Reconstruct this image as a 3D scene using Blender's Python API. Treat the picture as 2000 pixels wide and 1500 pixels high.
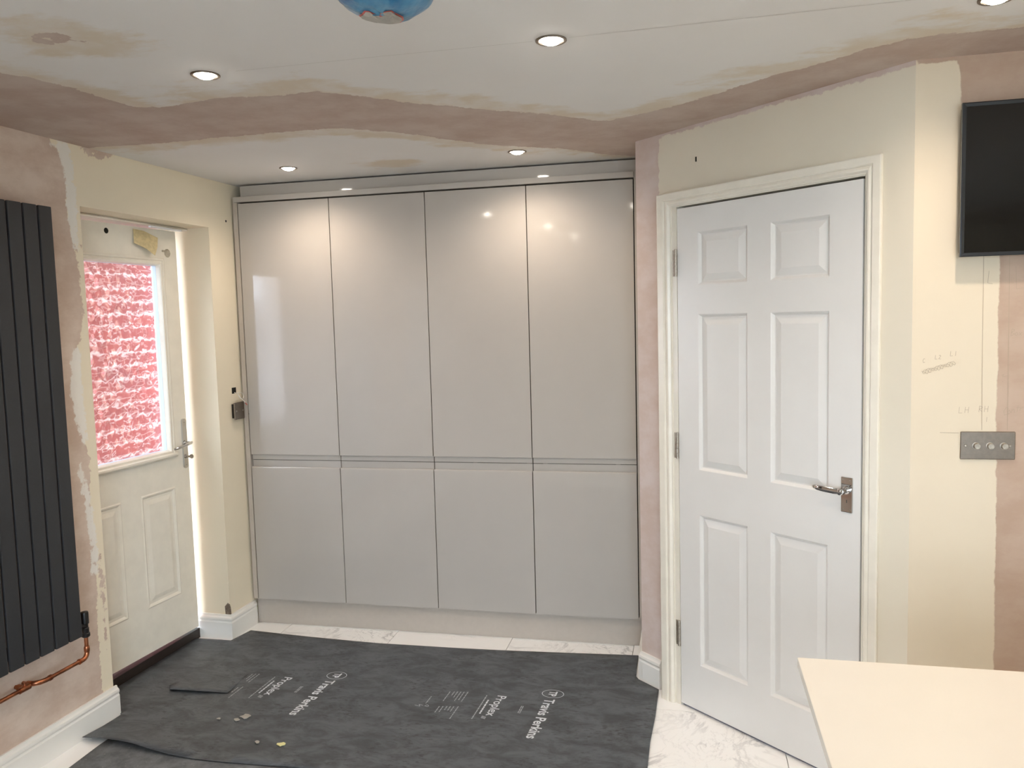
import bpy, bmesh, math, random
import numpy as np
from mathutils import Vector, Matrix, noise

for _o in list(bpy.data.objects):
    bpy.data.objects.remove(_o)
scene = bpy.context.scene
COL = scene.collection

# ------------------------------------------------------------------ camera
CAM = Vector((2.2443, -3.7342, 1.5905))
YAW, PITCH, ROLL, FPX = 0.2202, -0.0826, -0.0265, 1560.0
fw = Vector((-math.sin(YAW) * math.cos(PITCH), math.cos(YAW) * math.cos(PITCH), math.sin(PITCH)))
rt = Vector((math.cos(YAW), math.sin(YAW), 0))
up = rt.cross(fw)
r2 = rt * math.cos(ROLL) + up * math.sin(ROLL)
u2 = -rt * math.sin(ROLL) + up * math.cos(ROLL)
cd = bpy.data.cameras.new('camera')
cd.sensor_fit = 'HORIZONTAL'
cd.sensor_width = 36.0
cd.lens = 36.0 * FPX / 2000.0
cd.clip_start = 0.02
cam = bpy.data.objects.new('camera', cd)
COL.objects.link(cam)
m = Matrix((r2, u2, -fw)).transposed().to_4x4()
m.translation = CAM
cam.matrix_world = m
scene.camera = cam

# ------------------------------------------------------------------ sky, light levels, exposure
SKY_STRENGTH = 13.0
SKY_COLOR = (0.76, 0.85, 1.0)
SPOT_W = 14.0
SPOT_COLOR = (1.0, 0.84, 0.69)
SPOT_DEG = 158.0
LENS_EMIT = 60.0
w = bpy.data.worlds.new('overcast_sky')
scene.world = w
w.use_nodes = True
bg = w.node_tree.nodes['Background']
bg.inputs['Color'].default_value = (*SKY_COLOR, 1)
bg.inputs['Strength'].default_value = SKY_STRENGTH
vs = scene.view_settings
vs.view_transform = 'Standard'
vs.look = 'None'
vs.gamma = 1.0
vs.exposure = 0.27
vs.use_curve_mapping = False

# ------------------------------------------------------------------ place data
H = 2.3045                       # ceiling height
LA = 0.04                        # left wall is not quite square to the cupboards
XL = -0.0397
TH_L = math.atan2(1.0, LA)       # left wall frame: local x to the back, local -y into the room
HP = (2.2, -0.53)                # hinge edge of the inner door
ANG = -0.715
LC = (2.03, -0.315)              # corner beside the cupboards
RC = (2.891, -1.1475)            # corner beside the television
TH_D = math.atan2(RC[1] - LC[1], RC[0] - LC[0])
XR, YF = 4.7, -5.4               # right wall, wall behind the camera
WT = 0.12


# ------------------------------------------------------------------ materials
def srgb(r, g, b):
    f = lambda c: (c / 255) / 12.92 if c / 255 <= 0.04045 else ((c / 255 + 0.055) / 1.055) ** 2.4
    return (f(r), f(g), f(b), 1.0)


class NT:
    def __init__(s, name):
        s.m = bpy.data.materials.new(name)
        s.m.use_nodes = True
        s.t = s.m.node_tree
        s.b = s.t.nodes['Principled BSDF']

    def n(s, typ, **kw):
        nd = s.t.nodes.new(typ)
        for k, v in kw.items():
            if k.startswith('i_'):
                nd.inputs[k[2:].replace('_', ' ')].default_value = v
            else:
                setattr(nd, k, v)
        return nd

    def l(s, a, b):
        s.t.links.new(a, b)

    def noise(s, scale, detail=4.0, rough=0.55, vec=None, dist=0.0):
        nd = s.n('ShaderNodeTexNoise')
        nd.inputs['Scale'].default_value = scale
        nd.inputs['Detail'].default_value = detail
        nd.inputs['Roughness'].default_value = rough
        nd.inputs['Distortion'].default_value = dist
        if vec is None:
            vec = s.co()
        s.l(vec, nd.inputs['Vector'])
        return nd.outputs['Fac']

    def co(s):
        if not hasattr(s, '_co'):
            s._co = s.n('ShaderNodeTexCoord').outputs['Object']
        return s._co

    def mapped(s, scale):
        mp = s.n('ShaderNodeMapping')
        mp.inputs['Scale'].default_value = scale
        s.l(s.co(), mp.inputs['Vector'])
        return mp.outputs['Vector']

    def math(s, op, a, b=None, c=None):
        nd = s.n('ShaderNodeMath', operation=op)
        for i, v in enumerate((a, b, c)):
            if v is None:
                continue
            if isinstance(v, (int, float)):
                nd.inputs[i].default_value = v
            else:
                s.l(v, nd.inputs[i])
        return nd.outputs[0]

    def step(s, v, lo, hi, a=0.0, b=1.0):
        nd = s.n('ShaderNodeMapRange', interpolation_type='SMOOTHSTEP')
        s.l(v, nd.inputs[0])
        for i, q in enumerate((lo, hi, a, b)):
            nd.inputs[i + 1].default_value = q
        return nd.outputs[0]

    def mix(s, f, a, b):
        nd = s.n('ShaderNodeMix', data_type='RGBA')
        for i, v in ((0, f), (6, a), (7, b)):
            if hasattr(v, 'links') or hasattr(v, 'is_linked'):
                s.l(v, nd.inputs[i])
            else:
                nd.inputs[i].default_value = v
        return nd.outputs[2]

    def attr(s, name):
        return s.n('ShaderNodeAttribute', attribute_name=name).outputs['Fac']

    def bump(s, h, strength=0.2, dist=0.002):
        nd = s.n('ShaderNodeBump')
        nd.inputs['Strength'].default_value = strength
        nd.inputs['Distance'].default_value = dist
        s.l(h, nd.inputs['Height'])
        s.l(nd.outputs[0], s.b.inputs['Normal'])

    def set(s, **kw):
        for k, v in kw.items():
            s.b.inputs[k.replace('_', ' ')].default_value = v
        return s


MATS = {}


def simple(name, col, rough=0.5, metal=0.0, spec=0.5, grain=0.0, gscale=40.0, bump=0.0, coat=0.0):
    """One plain material with a little procedural unevenness in colour and relief."""
    if name in MATS:
        return MATS[name]
    t = NT(name)
    t.set(Roughness=rough, Metallic=metal)
    t.b.inputs['Specular IOR Level'].default_value = spec
    if coat:
        t.b.inputs['Coat Weight'].default_value = coat
        t.b.inputs['Coat Roughness'].default_value = 0.04
    f = t.noise(gscale)
    d = tuple(c * (1 - grain) for c in col[:3]) + (1,)
    e = tuple(min(1, c * (1 + grain)) for c in col[:3]) + (1,)
    t.l(t.mix(t.step(f, 0.3, 0.7), d, e), t.b.inputs['Base Color'])
    if bump:
        t.bump(f, bump, 0.002)
    MATS[name] = t.m
    return t.m


CREAM = srgb(226, 212, 180)
PINK = srgb(190, 161, 145)
PINKD = srgb(160, 128, 112)
FILLER = srgb(232, 227, 218)

M_GLOSS = simple('cashmere_gloss_lacquer', srgb(185, 178, 170), 0.07, spec=0.5, grain=0.01, gscale=6)
M_CARC = simple('cashmere_satin_board', srgb(186, 176, 165), 0.35, grain=0.02)
M_DARK = simple('dark_void_board', srgb(28, 25, 22), 0.9)
M_WHITE = simple('white_satin_paint', srgb(232, 230, 224), 0.3, grain=0.012, gscale=9, bump=0.03)
M_WOOD_WHITE = simple('aged_white_gloss', srgb(234, 228, 214), 0.25, grain=0.03, gscale=14, bump=0.05)
M_DOOR2 = simple('white_moulded_door_paint', srgb(226, 224, 220), 0.28, grain=0.01, gscale=8)
M_NICKEL = simple('brushed_nickel', srgb(136, 126, 116), 0.40, metal=1.0, grain=0.06, gscale=90)
M_CHROME = simple('polished_chrome', srgb(205, 205, 205), 0.06, metal=1.0)
M_STEEL = simple('worn_steel', srgb(176, 168, 156), 0.45, metal=1.0, grain=0.15, gscale=120)
M_ANTH = simple('anthracite_powder_coat', srgb(46, 48, 51), 0.45, grain=0.05, gscale=200)
M_BLACK = simple('black_plastic', srgb(22, 22, 23), 0.4)
M_SCREEN = simple('black_screen_glass', srgb(10, 10, 11), 0.08)
M_BEZEL = simple('dark_brushed_bezel', srgb(70, 74, 80), 0.25, metal=0.8)
M_PENCIL = simple('pencil_graphite', srgb(176, 158, 136), 0.7)
M_PENCIL_C = simple('pencil_graphite_pale', srgb(190, 184, 176), 0.7)
M_PRINT = simple('pale_grey_print', srgb(216, 222, 228), 0.6, grain=0.08, gscale=300)
M_PRINT_F = simple('faded_grey_print', srgb(168, 174, 178), 0.6, grain=0.15, gscale=300)
M_FLAKE = simple('pale_plaster_flake', srgb(170, 166, 158), 0.9, grain=0.1)
M_YELLOW = simple('pale_yellow_flake', srgb(225, 220, 160), 0.8)
M_CABLE = simple('white_cable_sheath', srgb(235, 230, 220), 0.4)
M_RED = simple('red_cable_sleeve', srgb(190, 90, 80), 0.4)
M_TOP = simple('white_quartz_worktop', srgb(225, 218, 205), 0.22, grain=0.01, gscale=5)
M_ISL = simple('island_base_lacquer', srgb(193, 186, 176), 0.12, grain=0.01)
M_TAPE = simple('yellowed_clear_tape', srgb(214, 196, 152), 0.25, grain=0.1, gscale=60, bump=0.3)
M_GUM = simple('grey_residue', srgb(176, 168, 150), 0.7, grain=0.1)
M_HOLE = simple('black_hole', srgb(20, 22, 18), 0.9)
M_SILL = simple('dark_threshold', srgb(40, 32, 28), 0.5, grain=0.1)
M_GROUT = simple('pale_grout', srgb(205, 202, 196), 0.9)
M_SPACER = simple('sky_lit_blue_spacer', srgb(206, 222, 234), 0.5)  # pale blue stands in for sky light on the glazing edge
M_UPVC = simple('white_upvc', srgb(238, 240, 242), 0.25)
M_PATIO = simple('grey_paving', srgb(150, 146, 140), 0.9, grain=0.1, gscale=4)
M_BLOCK = simple('old_masonry', srgb(120, 106, 92), 0.95, grain=0.3, gscale=90, bump=0.5)


def mat_copper():
    t = NT('aged_copper')
    t.set(Metallic=1.0, Roughness=0.28)
    f = t.noise(35, 5)
    t.l(t.mix(t.step(f, 0.35, 0.7), srgb(196, 128, 92), srgb(140, 88, 66)), t.b.inputs['Base Color'])
    return t.m


def mat_marble():
    t = NT('white_veined_marble_tile')
    t.set(Roughness=0.12)
    v1 = t.noise(1.6, 6, 0.6, dist=1.6)
    r1 = t.math('ABSOLUTE', t.math('SUBTRACT', v1, 0.5))
    f1 = t.step(r1, 0.0, 0.022, 1.0, 0.0)
    v2 = t.noise(4.5, 5, 0.6, dist=2.2)
    r2_ = t.math('ABSOLUTE', t.math('SUBTRACT', v2, 0.5))
    f2 = t.step(r2_, 0.0, 0.016, 0.55, 0.0)
    cl = t.step(t.noise(0.9, 3), 0.45, 0.62)
    f = t.math('MULTIPLY', t.math('MAXIMUM', f1, f2), cl)
    c = t.mix(f, srgb(250, 250, 249), srgb(184, 185, 187))
    t.l(c, t.b.inputs['Base Color'])
    return t.m


def mat_sheet():
    t = NT('grey_protection_sheet')
    t.set(Roughness=0.5)
    a = t.noise(9, 8, 0.72, vec=t.mapped((0.8, 1.5, 1.0)), dist=0.6)
    b = t.noise(38, 4, 0.6, vec=t.mapped((1.0, 2.2, 1.0)))
    c = t.mix(t.step(a, 0.36, 0.64), srgb(66, 70, 74), srgb(93, 98, 103))
    sc = t.math('MULTIPLY', t.step(b, 0.52, 0.66), t.step(t.noise(4.5, 3), 0.45, 0.6, 0.25, 1.0))
    c = t.mix(t.math('MULTIPLY', sc, 0.75), c, srgb(48, 50, 53))
    d = t.step(t.noise(120, 3), 0.70, 0.76)
    c = t.mix(t.math('MULTIPLY', d, 0.35), c, srgb(110, 110, 108))
    t.l(c, t.b.inputs['Base Color'])
    t.bump(b, 0.15, 0.002)
    return t.m


def mat_dusty_sheet():
    t = NT('dusty_protection_sheet')
    t.set(Roughness=0.7)
    a = t.noise(14, 6, 0.7)
    c = t.mix(t.step(a, 0.3, 0.7), srgb(84, 88, 92), srgb(118, 122, 126))
    d = t.step(t.noise(90, 3), 0.66, 0.74)
    c = t.mix(d, c, srgb(150, 150, 148))
    t.l(c, t.b.inputs['Base Color'])
    return t.m


def mat_brick():
    t = NT('red_brickwork')
    t.set(Roughness=0.9)
    mp = t.n('ShaderNodeMapping')
    t.l(t.co(), mp.inputs['Vector'])
    mp.inputs['Rotation'].default_value = (math.pi / 2, 0, 0)
    b = t.n('ShaderNodeTexBrick')
    t.l(mp.outputs[0], b.inputs['Vector'])
    b.inputs['Color1'].default_value = srgb(158, 72, 68)
    b.inputs['Color2'].default_value = srgb(132, 66, 66)
    b.inputs['Mortar'].default_value = srgb(196, 182, 178)
    b.inputs['Scale'].default_value = 1.0
    b.inputs['Mortar Size'].default_value = 0.008
    b.inputs['Brick Width'].default_value = 0.225
    b.inputs['Row Height'].default_value = 0.075
    t.l(b.outputs['Color'], t.b.inputs['Base Color'])
    return t.m


def mat_clear_glass():
    t = NT('clear_window_glass')
    n = t.t.nodes
    n.remove(t.b)
    out = n['Material Output']
    tr = t.n('ShaderNodeBsdfTransparent')
    tr.inputs[0].default_value = (0.93, 0.96, 0.95, 1)
    gl = t.n('ShaderNodeBsdfGlossy')
    gl.inputs['Roughness'].default_value = 0.02
    fr = t.n('ShaderNodeFresnel')
    fr.inputs[0].default_value = 1.45
    mx = t.n('ShaderNodeMixShader')
    t.l(fr.outputs[0], mx.inputs[0])
    t.l(tr.outputs[0], mx.inputs[1])
    t.l(gl.outputs[0], mx.inputs[2])
    t.l(mx.outputs[0], out.inputs[0])
    return t.m


def mat_pattern_glass():
    t = NT('patterned_obscure_glass')
    t.set(Roughness=0.06, IOR=1.45)
    t.b.inputs['Transmission Weight'].default_value = 1.0
    t.b.inputs['Base Color'].default_value = (0.97, 0.98, 0.98, 1)
    v = t.n('ShaderNodeTexVoronoi', feature='SMOOTH_F1')
    v.inputs['Scale'].default_value = 24.0
    v.inputs['Smoothness'].default_value = 0.4
    t.l(t.co(), v.inputs['Vector'])
    nn = t.noise(24, 1, 0.4)
    h = t.math('ADD', t.math('MULTIPLY', v.outputs['Distance'], 1.0), t.math('MULTIPLY', nn, 0.5))
    t.bump(h, 0.62, 0.006)
    # the flat ground between the pressed figures lets light straight through
    tr = t.n('ShaderNodeBsdfTransparent')
    mx = t.n('ShaderNodeMixShader')
    mx.inputs[0].default_value = 0.28
    t.l(t.b.outputs[0], mx.inputs[1])
    t.l(tr.outputs[0], mx.inputs[2])
    t.l(mx.outputs[0], t.t.nodes['Material Output'].inputs[0])
    return t.m


def mat_bag():
    t = NT('blue_plastic_bag')
    t.set(Roughness=0.3)
    f = t.noise(9, 4, 0.6, dist=1.0)
    t.l(t.mix(t.step(f, 0.3, 0.7), srgb(28, 104, 150), srgb(92, 150, 182)), t.b.inputs['Base Color'])
    t.b.inputs['Transmission Weight'].default_value = 0.0
    t.bump(t.noise(16, 3), 0.6, 0.01)
    return t.m


def mat_wall(name, paint, pink=None, filler=False, stain=None, blots=0.03, ragged=1.0):
    """Painted wall with bare-plaster patches: 'patch' and 'fill' hold the signed distance (m) to their outlines."""
    t = NT(name)
    t.set(Roughness=0.85)
    t.b.inputs['Specular IOR Level'].default_value = 0.25
    rag = t.math('ADD', t.math('MULTIPLY', t.math('SUBTRACT', t.noise(28, 5, 0.65), 0.5), 0.065 * ragged),
                 t.math('MULTIPLY', t.math('SUBTRACT', t.noise(6, 3, 0.5), 0.5), 0.03 * ragged))
    b1 = t.noise(3.2, 5, 0.6)
    lo = tuple(c * (1 - blots) for c in paint[:3]) + (1,)
    c = t.mix(t.step(b1, 0.3, 0.7), lo, paint)
    h = t.math('MULTIPLY', t.noise(160, 3), 0.15)
    if stain is not None:
        d0 = t.attr('patch')
        wob = t.math('ADD', d0, t.math('MULTIPLY', t.math('SUBTRACT', t.noise(4.2, 6, 0.66, vec=t.mapped((0.7, 1.3, 1.0))), 0.5), 0.60))
        f = t.math('MULTIPLY', t.step(wob, 0.04, 0.13, 0.9, 0.0), t.step(t.noise(9, 4), 0.25, 0.62, 0.35, 1.0))
        c = t.mix(f, c, stain)
    if pink is not None:
        d = t.math('ADD', t.attr('patch'), rag)
        pk = t.mix(t.step(t.noise(6, 5, 0.65, vec=t.mapped((1.0, 1.0, 1.6))), 0.3, 0.7), pink[1], pink[0])
        rim = t.step(d, -0.022, -0.002, 0.0, 0.55)
        rimn = t.math('MULTIPLY', rim, t.step(t.noise(7, 3), 0.42, 0.6))
        pk = t.mix(rimn, pk, pink[1])
        f = t.step(d, -0.002, 0.003, 1.0, 0.0)
        c = t.mix(f, c, pk)
        h = t.math('ADD', h, t.math('MULTIPLY', f, -0.6))
    if filler:
        rag2 = t.math('MULTIPLY', t.math('SUBTRACT', t.noise(34, 5, 0.7), 0.5), 0.07)
        d = t.math('ADD', t.attr('fill'), rag2)
        f = t.step(d, -0.006, 0.004, 0.92, 0.0)
        c = t.mix(f, c, FILLER)
        h = t.math('ADD', h, f)
    t.l(c, t.b.inputs['Base Color'])
    t.bump(h, 0.35, 0.0015)
    return t.m


M_COPPER, M_MARBLE, M_SHEET, M_SHEET2 = mat_copper(), mat_marble(), mat_sheet(), mat_dusty_sheet()
M_BRICK, M_GLASS, M_PGLASS, M_BAG = mat_brick(), mat_clear_glass(), mat_pattern_glass(), mat_bag()
M_WALL_L = mat_wall('left_wall_plaster_and_cream', srgb(234, 222, 198), (srgb(214, 196, 181), srgb(196, 173, 156)), True)
M_WALL_D = mat_wall('diagonal_wall_cream', srgb(228, 219, 200), (srgb(214, 199, 192), srgb(204, 184, 172)), ragged=0.6)
M_WALL_T = mat_wall('back_right_wall_cream', srgb(226, 212, 189), (srgb(194, 171, 153), srgb(183, 157, 138)), ragged=0.22)
M_WALL_P = mat_wall('plain_cream_wall', srgb(232, 224, 204))
M_CEIL = mat_wall('ceiling_white_with_plaster_strip', srgb(227, 224, 220), (srgb(200, 184, 173), srgb(185, 164, 151)),
                  stain=srgb(213, 200, 180), blots=0.02)


def emission_mat(name, col, strength):
    t = NT(name)
    t.b.inputs['Base Color'].default_value = (0.8, 0.8, 0.8, 1)
    t.b.inputs['Emission Color'].default_value = (*col, 1)
    t.b.inputs['Emission Strength'].default_value = strength
    return t.m


M_LENS = emission_mat('lit_lamp_lens', (1.0, 0.93, 0.82), LENS_EMIT)


# ------------------------------------------------------------------ mesh helpers
class MB:
    """Collects shapes in one bmesh; build() links them as one mesh object."""

    def __init__(s):
        s.bm = bmesh.new()

    def poly(s, pts):
        return s.bm.faces.new([s.bm.verts.new(p) for p in pts])

    def box(s, x0, x1, y0, y1, z0, z1, bev=0.0, seg=2):
        vs_ = [s.bm.verts.new(p) for p in ((x0, y0, z0), (x1, y0, z0), (x1, y1, z0), (x0, y1, z0),
                                           (x0, y0, z1), (x1, y0, z1), (x1, y1, z1), (x0, y1, z1))]
        fs = [s.bm.faces.new([vs_[i] for i in f]) for f in ((3, 2, 1, 0), (4, 5, 6, 7), (0, 1, 5, 4), (1, 2, 6, 5), (2, 3, 7, 6), (3, 0, 4, 7))]
        if bev:
            es = list({e for f in fs for e in f.edges})
            bmesh.ops.bevel(s.bm, geom=es, offset=bev, segments=seg, affect='EDGES', profile=0.5)
        return s

    def prism(s, prof, a0, a1, axis='x', cap=True):
        """prof: outline in the plane across the axis ((y,z), (x,z) or (x,y)), swept from a0 to a1."""
        def P(p, a):
            return {'x': (a, p[0], p[1]), 'y': (p[0], a, p[1]), 'z': (p[0], p[1], a)}[axis]
        A = [s.bm.verts.new(P(p, a0)) for p in prof]
        B = [s.bm.verts.new(P(p, a1)) for p in prof]
        n = len(prof)
        for i in range(n):
            s.bm.faces.new((A[i], A[(i + 1) % n], B[(i + 1) % n], B[i]))
        if cap:
            s.bm.faces.new(A)
            s.bm.faces.new(B)
        return s

    def ring_loft(s, rings, close=True, cap=True):
        R = [[s.bm.verts.new(p) for p in r] for r in rings]
        for a, b in zip(R, R[1:]):
            n = len(a)
            for i in range(n if close else n - 1):
                s.bm.faces.new((a[i], a[(i + 1) % n], b[(i + 1) % n], b[i]))
        if cap:
            s.bm.faces.new(list(reversed(R[0])))
            s.bm.faces.new(R[-1])
        return s

    def tube(s, path, r, n=12, cap=True):
        path = [Vector(p) for p in path]
        rings = []
        ref = None
        for i, p in enumerate(path):
            d = (path[min(i + 1, len(path) - 1)] - path[max(i - 1, 0)]).normalized()
            if ref is None:
                ref = Vector((0, 0, 1)) if abs(d.z) < 0.9 else Vector((1, 0, 0))
            a = d.cross(ref).normalized()
            b = d.cross(a).normalized()
            ref = a.cross(d).normalized() if ref is None else -b if b.dot(ref) < 0 else b
            rr = r[i] if isinstance(r, (list, tuple)) else r
            a = d.cross(ref).normalized()
            b = d.cross(a).normalized()
            rings.append([p + (a * math.cos(t) + b * math.sin(t)) * rr for t in (2 * math.pi * k / n for k in range(n))])
        return s.ring_loft(rings, cap=cap)

    def lathe(s, prof, n=32, axis='z', c=(0, 0, 0), cap=True):
        """prof: (radius, height) pairs turned around the axis through c."""
        rings = []
        for r, h in prof:
            ring = []
            for k in range(n):
                t = 2 * math.pi * k / n
                q = (r * math.cos(t), r * math.sin(t))
                v = {'z': (q[0], q[1], h), 'y': (q[0], h, q[1]), 'x': (h, q[0], q[1])}[axis]
                ring.append((v[0] + c[0], v[1] + c[1], v[2] + c[2]))
            rings.append(ring)
        return s.ring_loft(rings, cap=cap)

    def ribbon(s, pts, wd, nrm='y', off=0.0):
        """Flat thin line on a plane; pts are 3D, nrm is the plane's axis."""
        for a, b in zip(pts, pts[1:]):
            a, b = Vector(a), Vector(b)
            d = b - a
            if d.length < 1e-6:
                continue
            N = {'y': Vector((0, 1, 0)), 'z': Vector((0, 0, 1))}[nrm]
            sd = d.cross(N).normalized() * wd / 2
            s.poly((a - sd, b - sd, b + sd, a + sd))
        return s

    def build(s, name, mat, parent=None, smooth=False, loc=None, rotz=0.0, kind=None):
        bmesh.ops.recalc_face_normals(s.bm, faces=s.bm.faces)
        me = bpy.data.meshes.new(name)
        s.bm.to_mesh(me)
        s.bm.free()
        me.materials.append(mat)
        if smooth:
            for p in me.polygons:
                p.use_smooth = True
            try:
                me.set_sharp_from_angle(angle=math.radians(35))
            except Exception:
                pass
        o = bpy.data.objects.new(name, me)
        COL.objects.link(o)
        if parent is not None:
            o.parent = parent
        if loc is not None:
            o.location = loc
        o.rotation_euler.z = rotz
        if kind:
            o['kind'] = kind
        return o


def tag(o, label=None, cat=None, group=None, kind=None):
    for k, v in (('label', label), ('category', cat), ('group', group), ('kind', kind)):
        if v:
            o[k] = v
    return o


def empty(name, loc, rotz=0.0):
    o = bpy.data.objects.new(name, None)
    o.empty_display_size = 0.1
    COL.objects.link(o)
    o.location = loc
    o.rotation_euler.z = rotz
    return o


def copy_tree(o, parent=None):
    c = o.copy()
    COL.objects.link(c)
    c.parent = parent
    for ch in list(o.children):
        copy_tree(ch, c)
    return c


def sdf(P, polys):
    """Signed distance of points P (n,2) to a set of polygons, negative inside."""
    out = np.full(len(P), 9.0)
    for poly in polys:
        V = np.array(poly, float)
        d = np.full(len(P), 1e9)
        ins = np.zeros(len(P), bool)
        for a, b in zip(V, np.roll(V, -1, 0)):
            e = b - a
            q = P - a
            t = np.clip((q @ e) / max(e @ e, 1e-12), 0, 1)
            d = np.minimum(d, np.linalg.norm(q - t[:, None] * e, axis=1))
            c = (a[1] > P[:, 1]) != (b[1] > P[:, 1])
            with np.errstate(divide='ignore', invalid='ignore'):
                xi = a[0] + (P[:, 1] - a[1]) * e[0] / (e[1] if e[1] != 0 else 1e-12)
            ins ^= c & (P[:, 0] < xi)
        out = np.minimum(out, np.where(ins, -d, d))
    return out


def surface(name, mat, rects, place, attrs, cell=0.03, back=None, loc=(0, 0, 0), rotz=0.0):
    """Wall or ceiling of rectangles in (u,v), each a fine grid; attrs hold patch outlines as signed distances."""
    bm = bmesh.new()
    L = {k: bm.verts.layers.float.new(k) for k in attrs}
    uv = []
    vv = []
    for u0, u1, v0, v1 in rects:
        nu, nv = max(1, int((u1 - u0) / cell)), max(1, int((v1 - v0) / cell))
        g = [[None] * (nv + 1) for _ in range(nu + 1)]
        for i in range(nu + 1):
            for j in range(nv + 1):
                u, v = u0 + (u1 - u0) * i / nu, v0 + (v1 - v0) * j / nv
                g[i][j] = bm.verts.new(place(u, v))
                uv.append((u, v))
                vv.append(g[i][j])
        for i in range(nu):
            for j in range(nv):
                bm.faces.new((g[i][j], g[i + 1][j], g[i + 1][j + 1], g[i][j + 1]))
    P = np.array(uv)
    for k, polys in attrs.items():
        val = polys(P) if callable(polys) else sdf(P, polys)
        for v, q in zip(vv, val):
            v[L[k]] = float(q)
    if back:
        back(bm)
    me = bpy.data.meshes.new(name)
    bm.to_mesh(me)
    bm.free()
    me.materials.append(mat)
    o = bpy.data.objects.new(name, me)
    COL.objects.link(o)
    o.location = loc
    o.rotation_euler.z = rotz
    o['kind'] = 'structure'
    return o


def bbox(bm, x0, x1, y0, y1, z0, z1):
    t = MB()
    t.bm.free()
    t.bm = bm
    t.box(x0, x1, y0, y1, z0, z1)
    for vtx in list(bm.verts)[-8:]:
        for lay in bm.verts.layers.float.values():
            vtx[lay] = 1.0


def skirting(name, x0, x1, parent=None, loc=None, rotz=0.0, h=0.125, t=0.018, ends=(0, 0), mat=None):
    """Torus-topped skirting board along local x against a wall at y = 0, room on the -y side; ends: 45 degree mitres."""
    prof = [(0, 0), (-t, 0), (-t, h - 0.040), (-t * 0.86, h - 0.036), (-t * 0.80, h - 0.031), (-t * 0.98, h - 0.027), (-t * 1.02, h - 0.021),
            (-t * 0.92, h - 0.014), (-t * 0.62, h - 0.010), (-t * 0.5, h - 0.006), (-t * 0.42, h), (0, h)]
    mb = MB()
    A = [(x0 - ends[0] * p[0], p[0], p[1]) for p in prof]
    B = [(x1 + ends[1] * p[0], p[0], p[1]) for p in prof]
    mb.ring_loft([A, B])
    return mb.build(name, mat or M_WHITE, parent, loc=loc, rotz=rotz)


# ------------------------------------------------------------------ floor and tiles
floor = MB().box(-1.0, XR + 0.2, YF - 0.2, 0.75, -0.12, -0.009).build('floor', M_GROUT, kind='structure')
tile_me = None
TX, TY, J = 0.6, 1.2, 0.0025
tiles = []
for i in range(9):
    for j in range(5):
        x0, y0 = -0.43 + i * TX, 0.62 - (j + 1) * TY + (0.6 if i % 2 else 0)
        if tile_me is None:
            t0 = MB().box(J / 2, TX - J / 2, J / 2, TY - J / 2, -0.009, 0.0, bev=0.0008, seg=1).build('tile', M_MARBLE, floor)
            tile_me = t0.data
            o = t0
        else:
            o = bpy.data.objects.new('tile', tile_me)
            COL.objects.link(o)
            o.parent = floor
        o.location = (x0, y0, 0)

# ------------------------------------------------------------------ ceiling
strip = [(-0.15, -0.945), (0.0, -0.937), (0.183, -0.921), (0.434, -0.927), (0.654, -0.932), (0.866, -0.937), (0.985, -0.929), (1.078, -0.863), (1.2, -0.751),
         (1.32, -0.606), (1.434, -0.476), (1.564, -0.377), (1.705, -0.305), (1.82, -0.175), (1.899, -0.076), (2.009, -0.012), (2.2, 0.1),
         (3.1, -0.9), (4.9, -0.9), (4.9, -1.36), (3.271, -1.362), (3.093, -1.364), (2.973, -1.362), (2.851, -1.359), (2.734, -1.311), (2.619, -1.195), (2.513, -1.115),
         (2.383, -1.015), (2.305, -0.928), (2.168, -0.823), (2.058, -0.756), (1.961, -0.71), (1.89, -0.75), (1.776, -0.859), (1.555, -1.02),
         (1.352, -1.176), (1.213, -1.31), (1.122, -1.375), (0.952, -1.383), (0.827, -1.412), (0.598, -1.373), (0.491, -1.395), (0.469, -1.541), (0.445, -1.679),
         (0.421, -1.764), (0.382, -1.811), (0.279, -1.95), (0.18, -2.2), (0.12, -2.8), (0.10, -5.6), (-0.4, -5.6)]


def ceil_patch(P):
    d = sdf(P, [strip])
    q = (P - np.array([0.715, -1.998])) @ np.array([[0.94, -0.34], [0.34, 0.94]]).T
    rr = np.hypot(q[:, 0], q[:, 1] * 1.5)
    ring = np.maximum(rr - 0.052, 0.019 - rr)
    blob = np.hypot(P[:, 0] - 0.78, P[:, 1] + 1.955) - 0.006
    old = np.abs(np.hypot((P[:, 0] - 0.915), (P[:, 1] + 0.235) * 1.2) - 0.048) - 0.004
    return np.minimum(np.minimum(d, ring), np.minimum(blob, old + 0.012))


ceiling = surface('ceiling', M_CEIL, [(-0.35, XR + 0.1, YF - 0.1, 0.62)], lambda u, v: (u, v, H), {'patch': ceil_patch}, cell=0.022,
                  back=lambda bm: bbox(bm, -0.5, XR + 0.2, YF - 0.2, 0.75, H + 0.004, H + 0.16))
MB().ribbon([(1.0, -1.637, H - 0.0006), (1.4, -1.636, H - 0.0006), (1.852, -1.629, H - 0.0006)], 0.0016, 'z').build('pencil_line', M_PENCIL_C, ceiling)
MB().ribbon([(1.948, -1.631, H - 0.0006), (2.3, -1.637, H - 0.0006), (2.86, -1.646, H - 0.0006)], 0.0016, 'z').build('pencil_line', M_PENCIL_C, ceiling)

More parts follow.
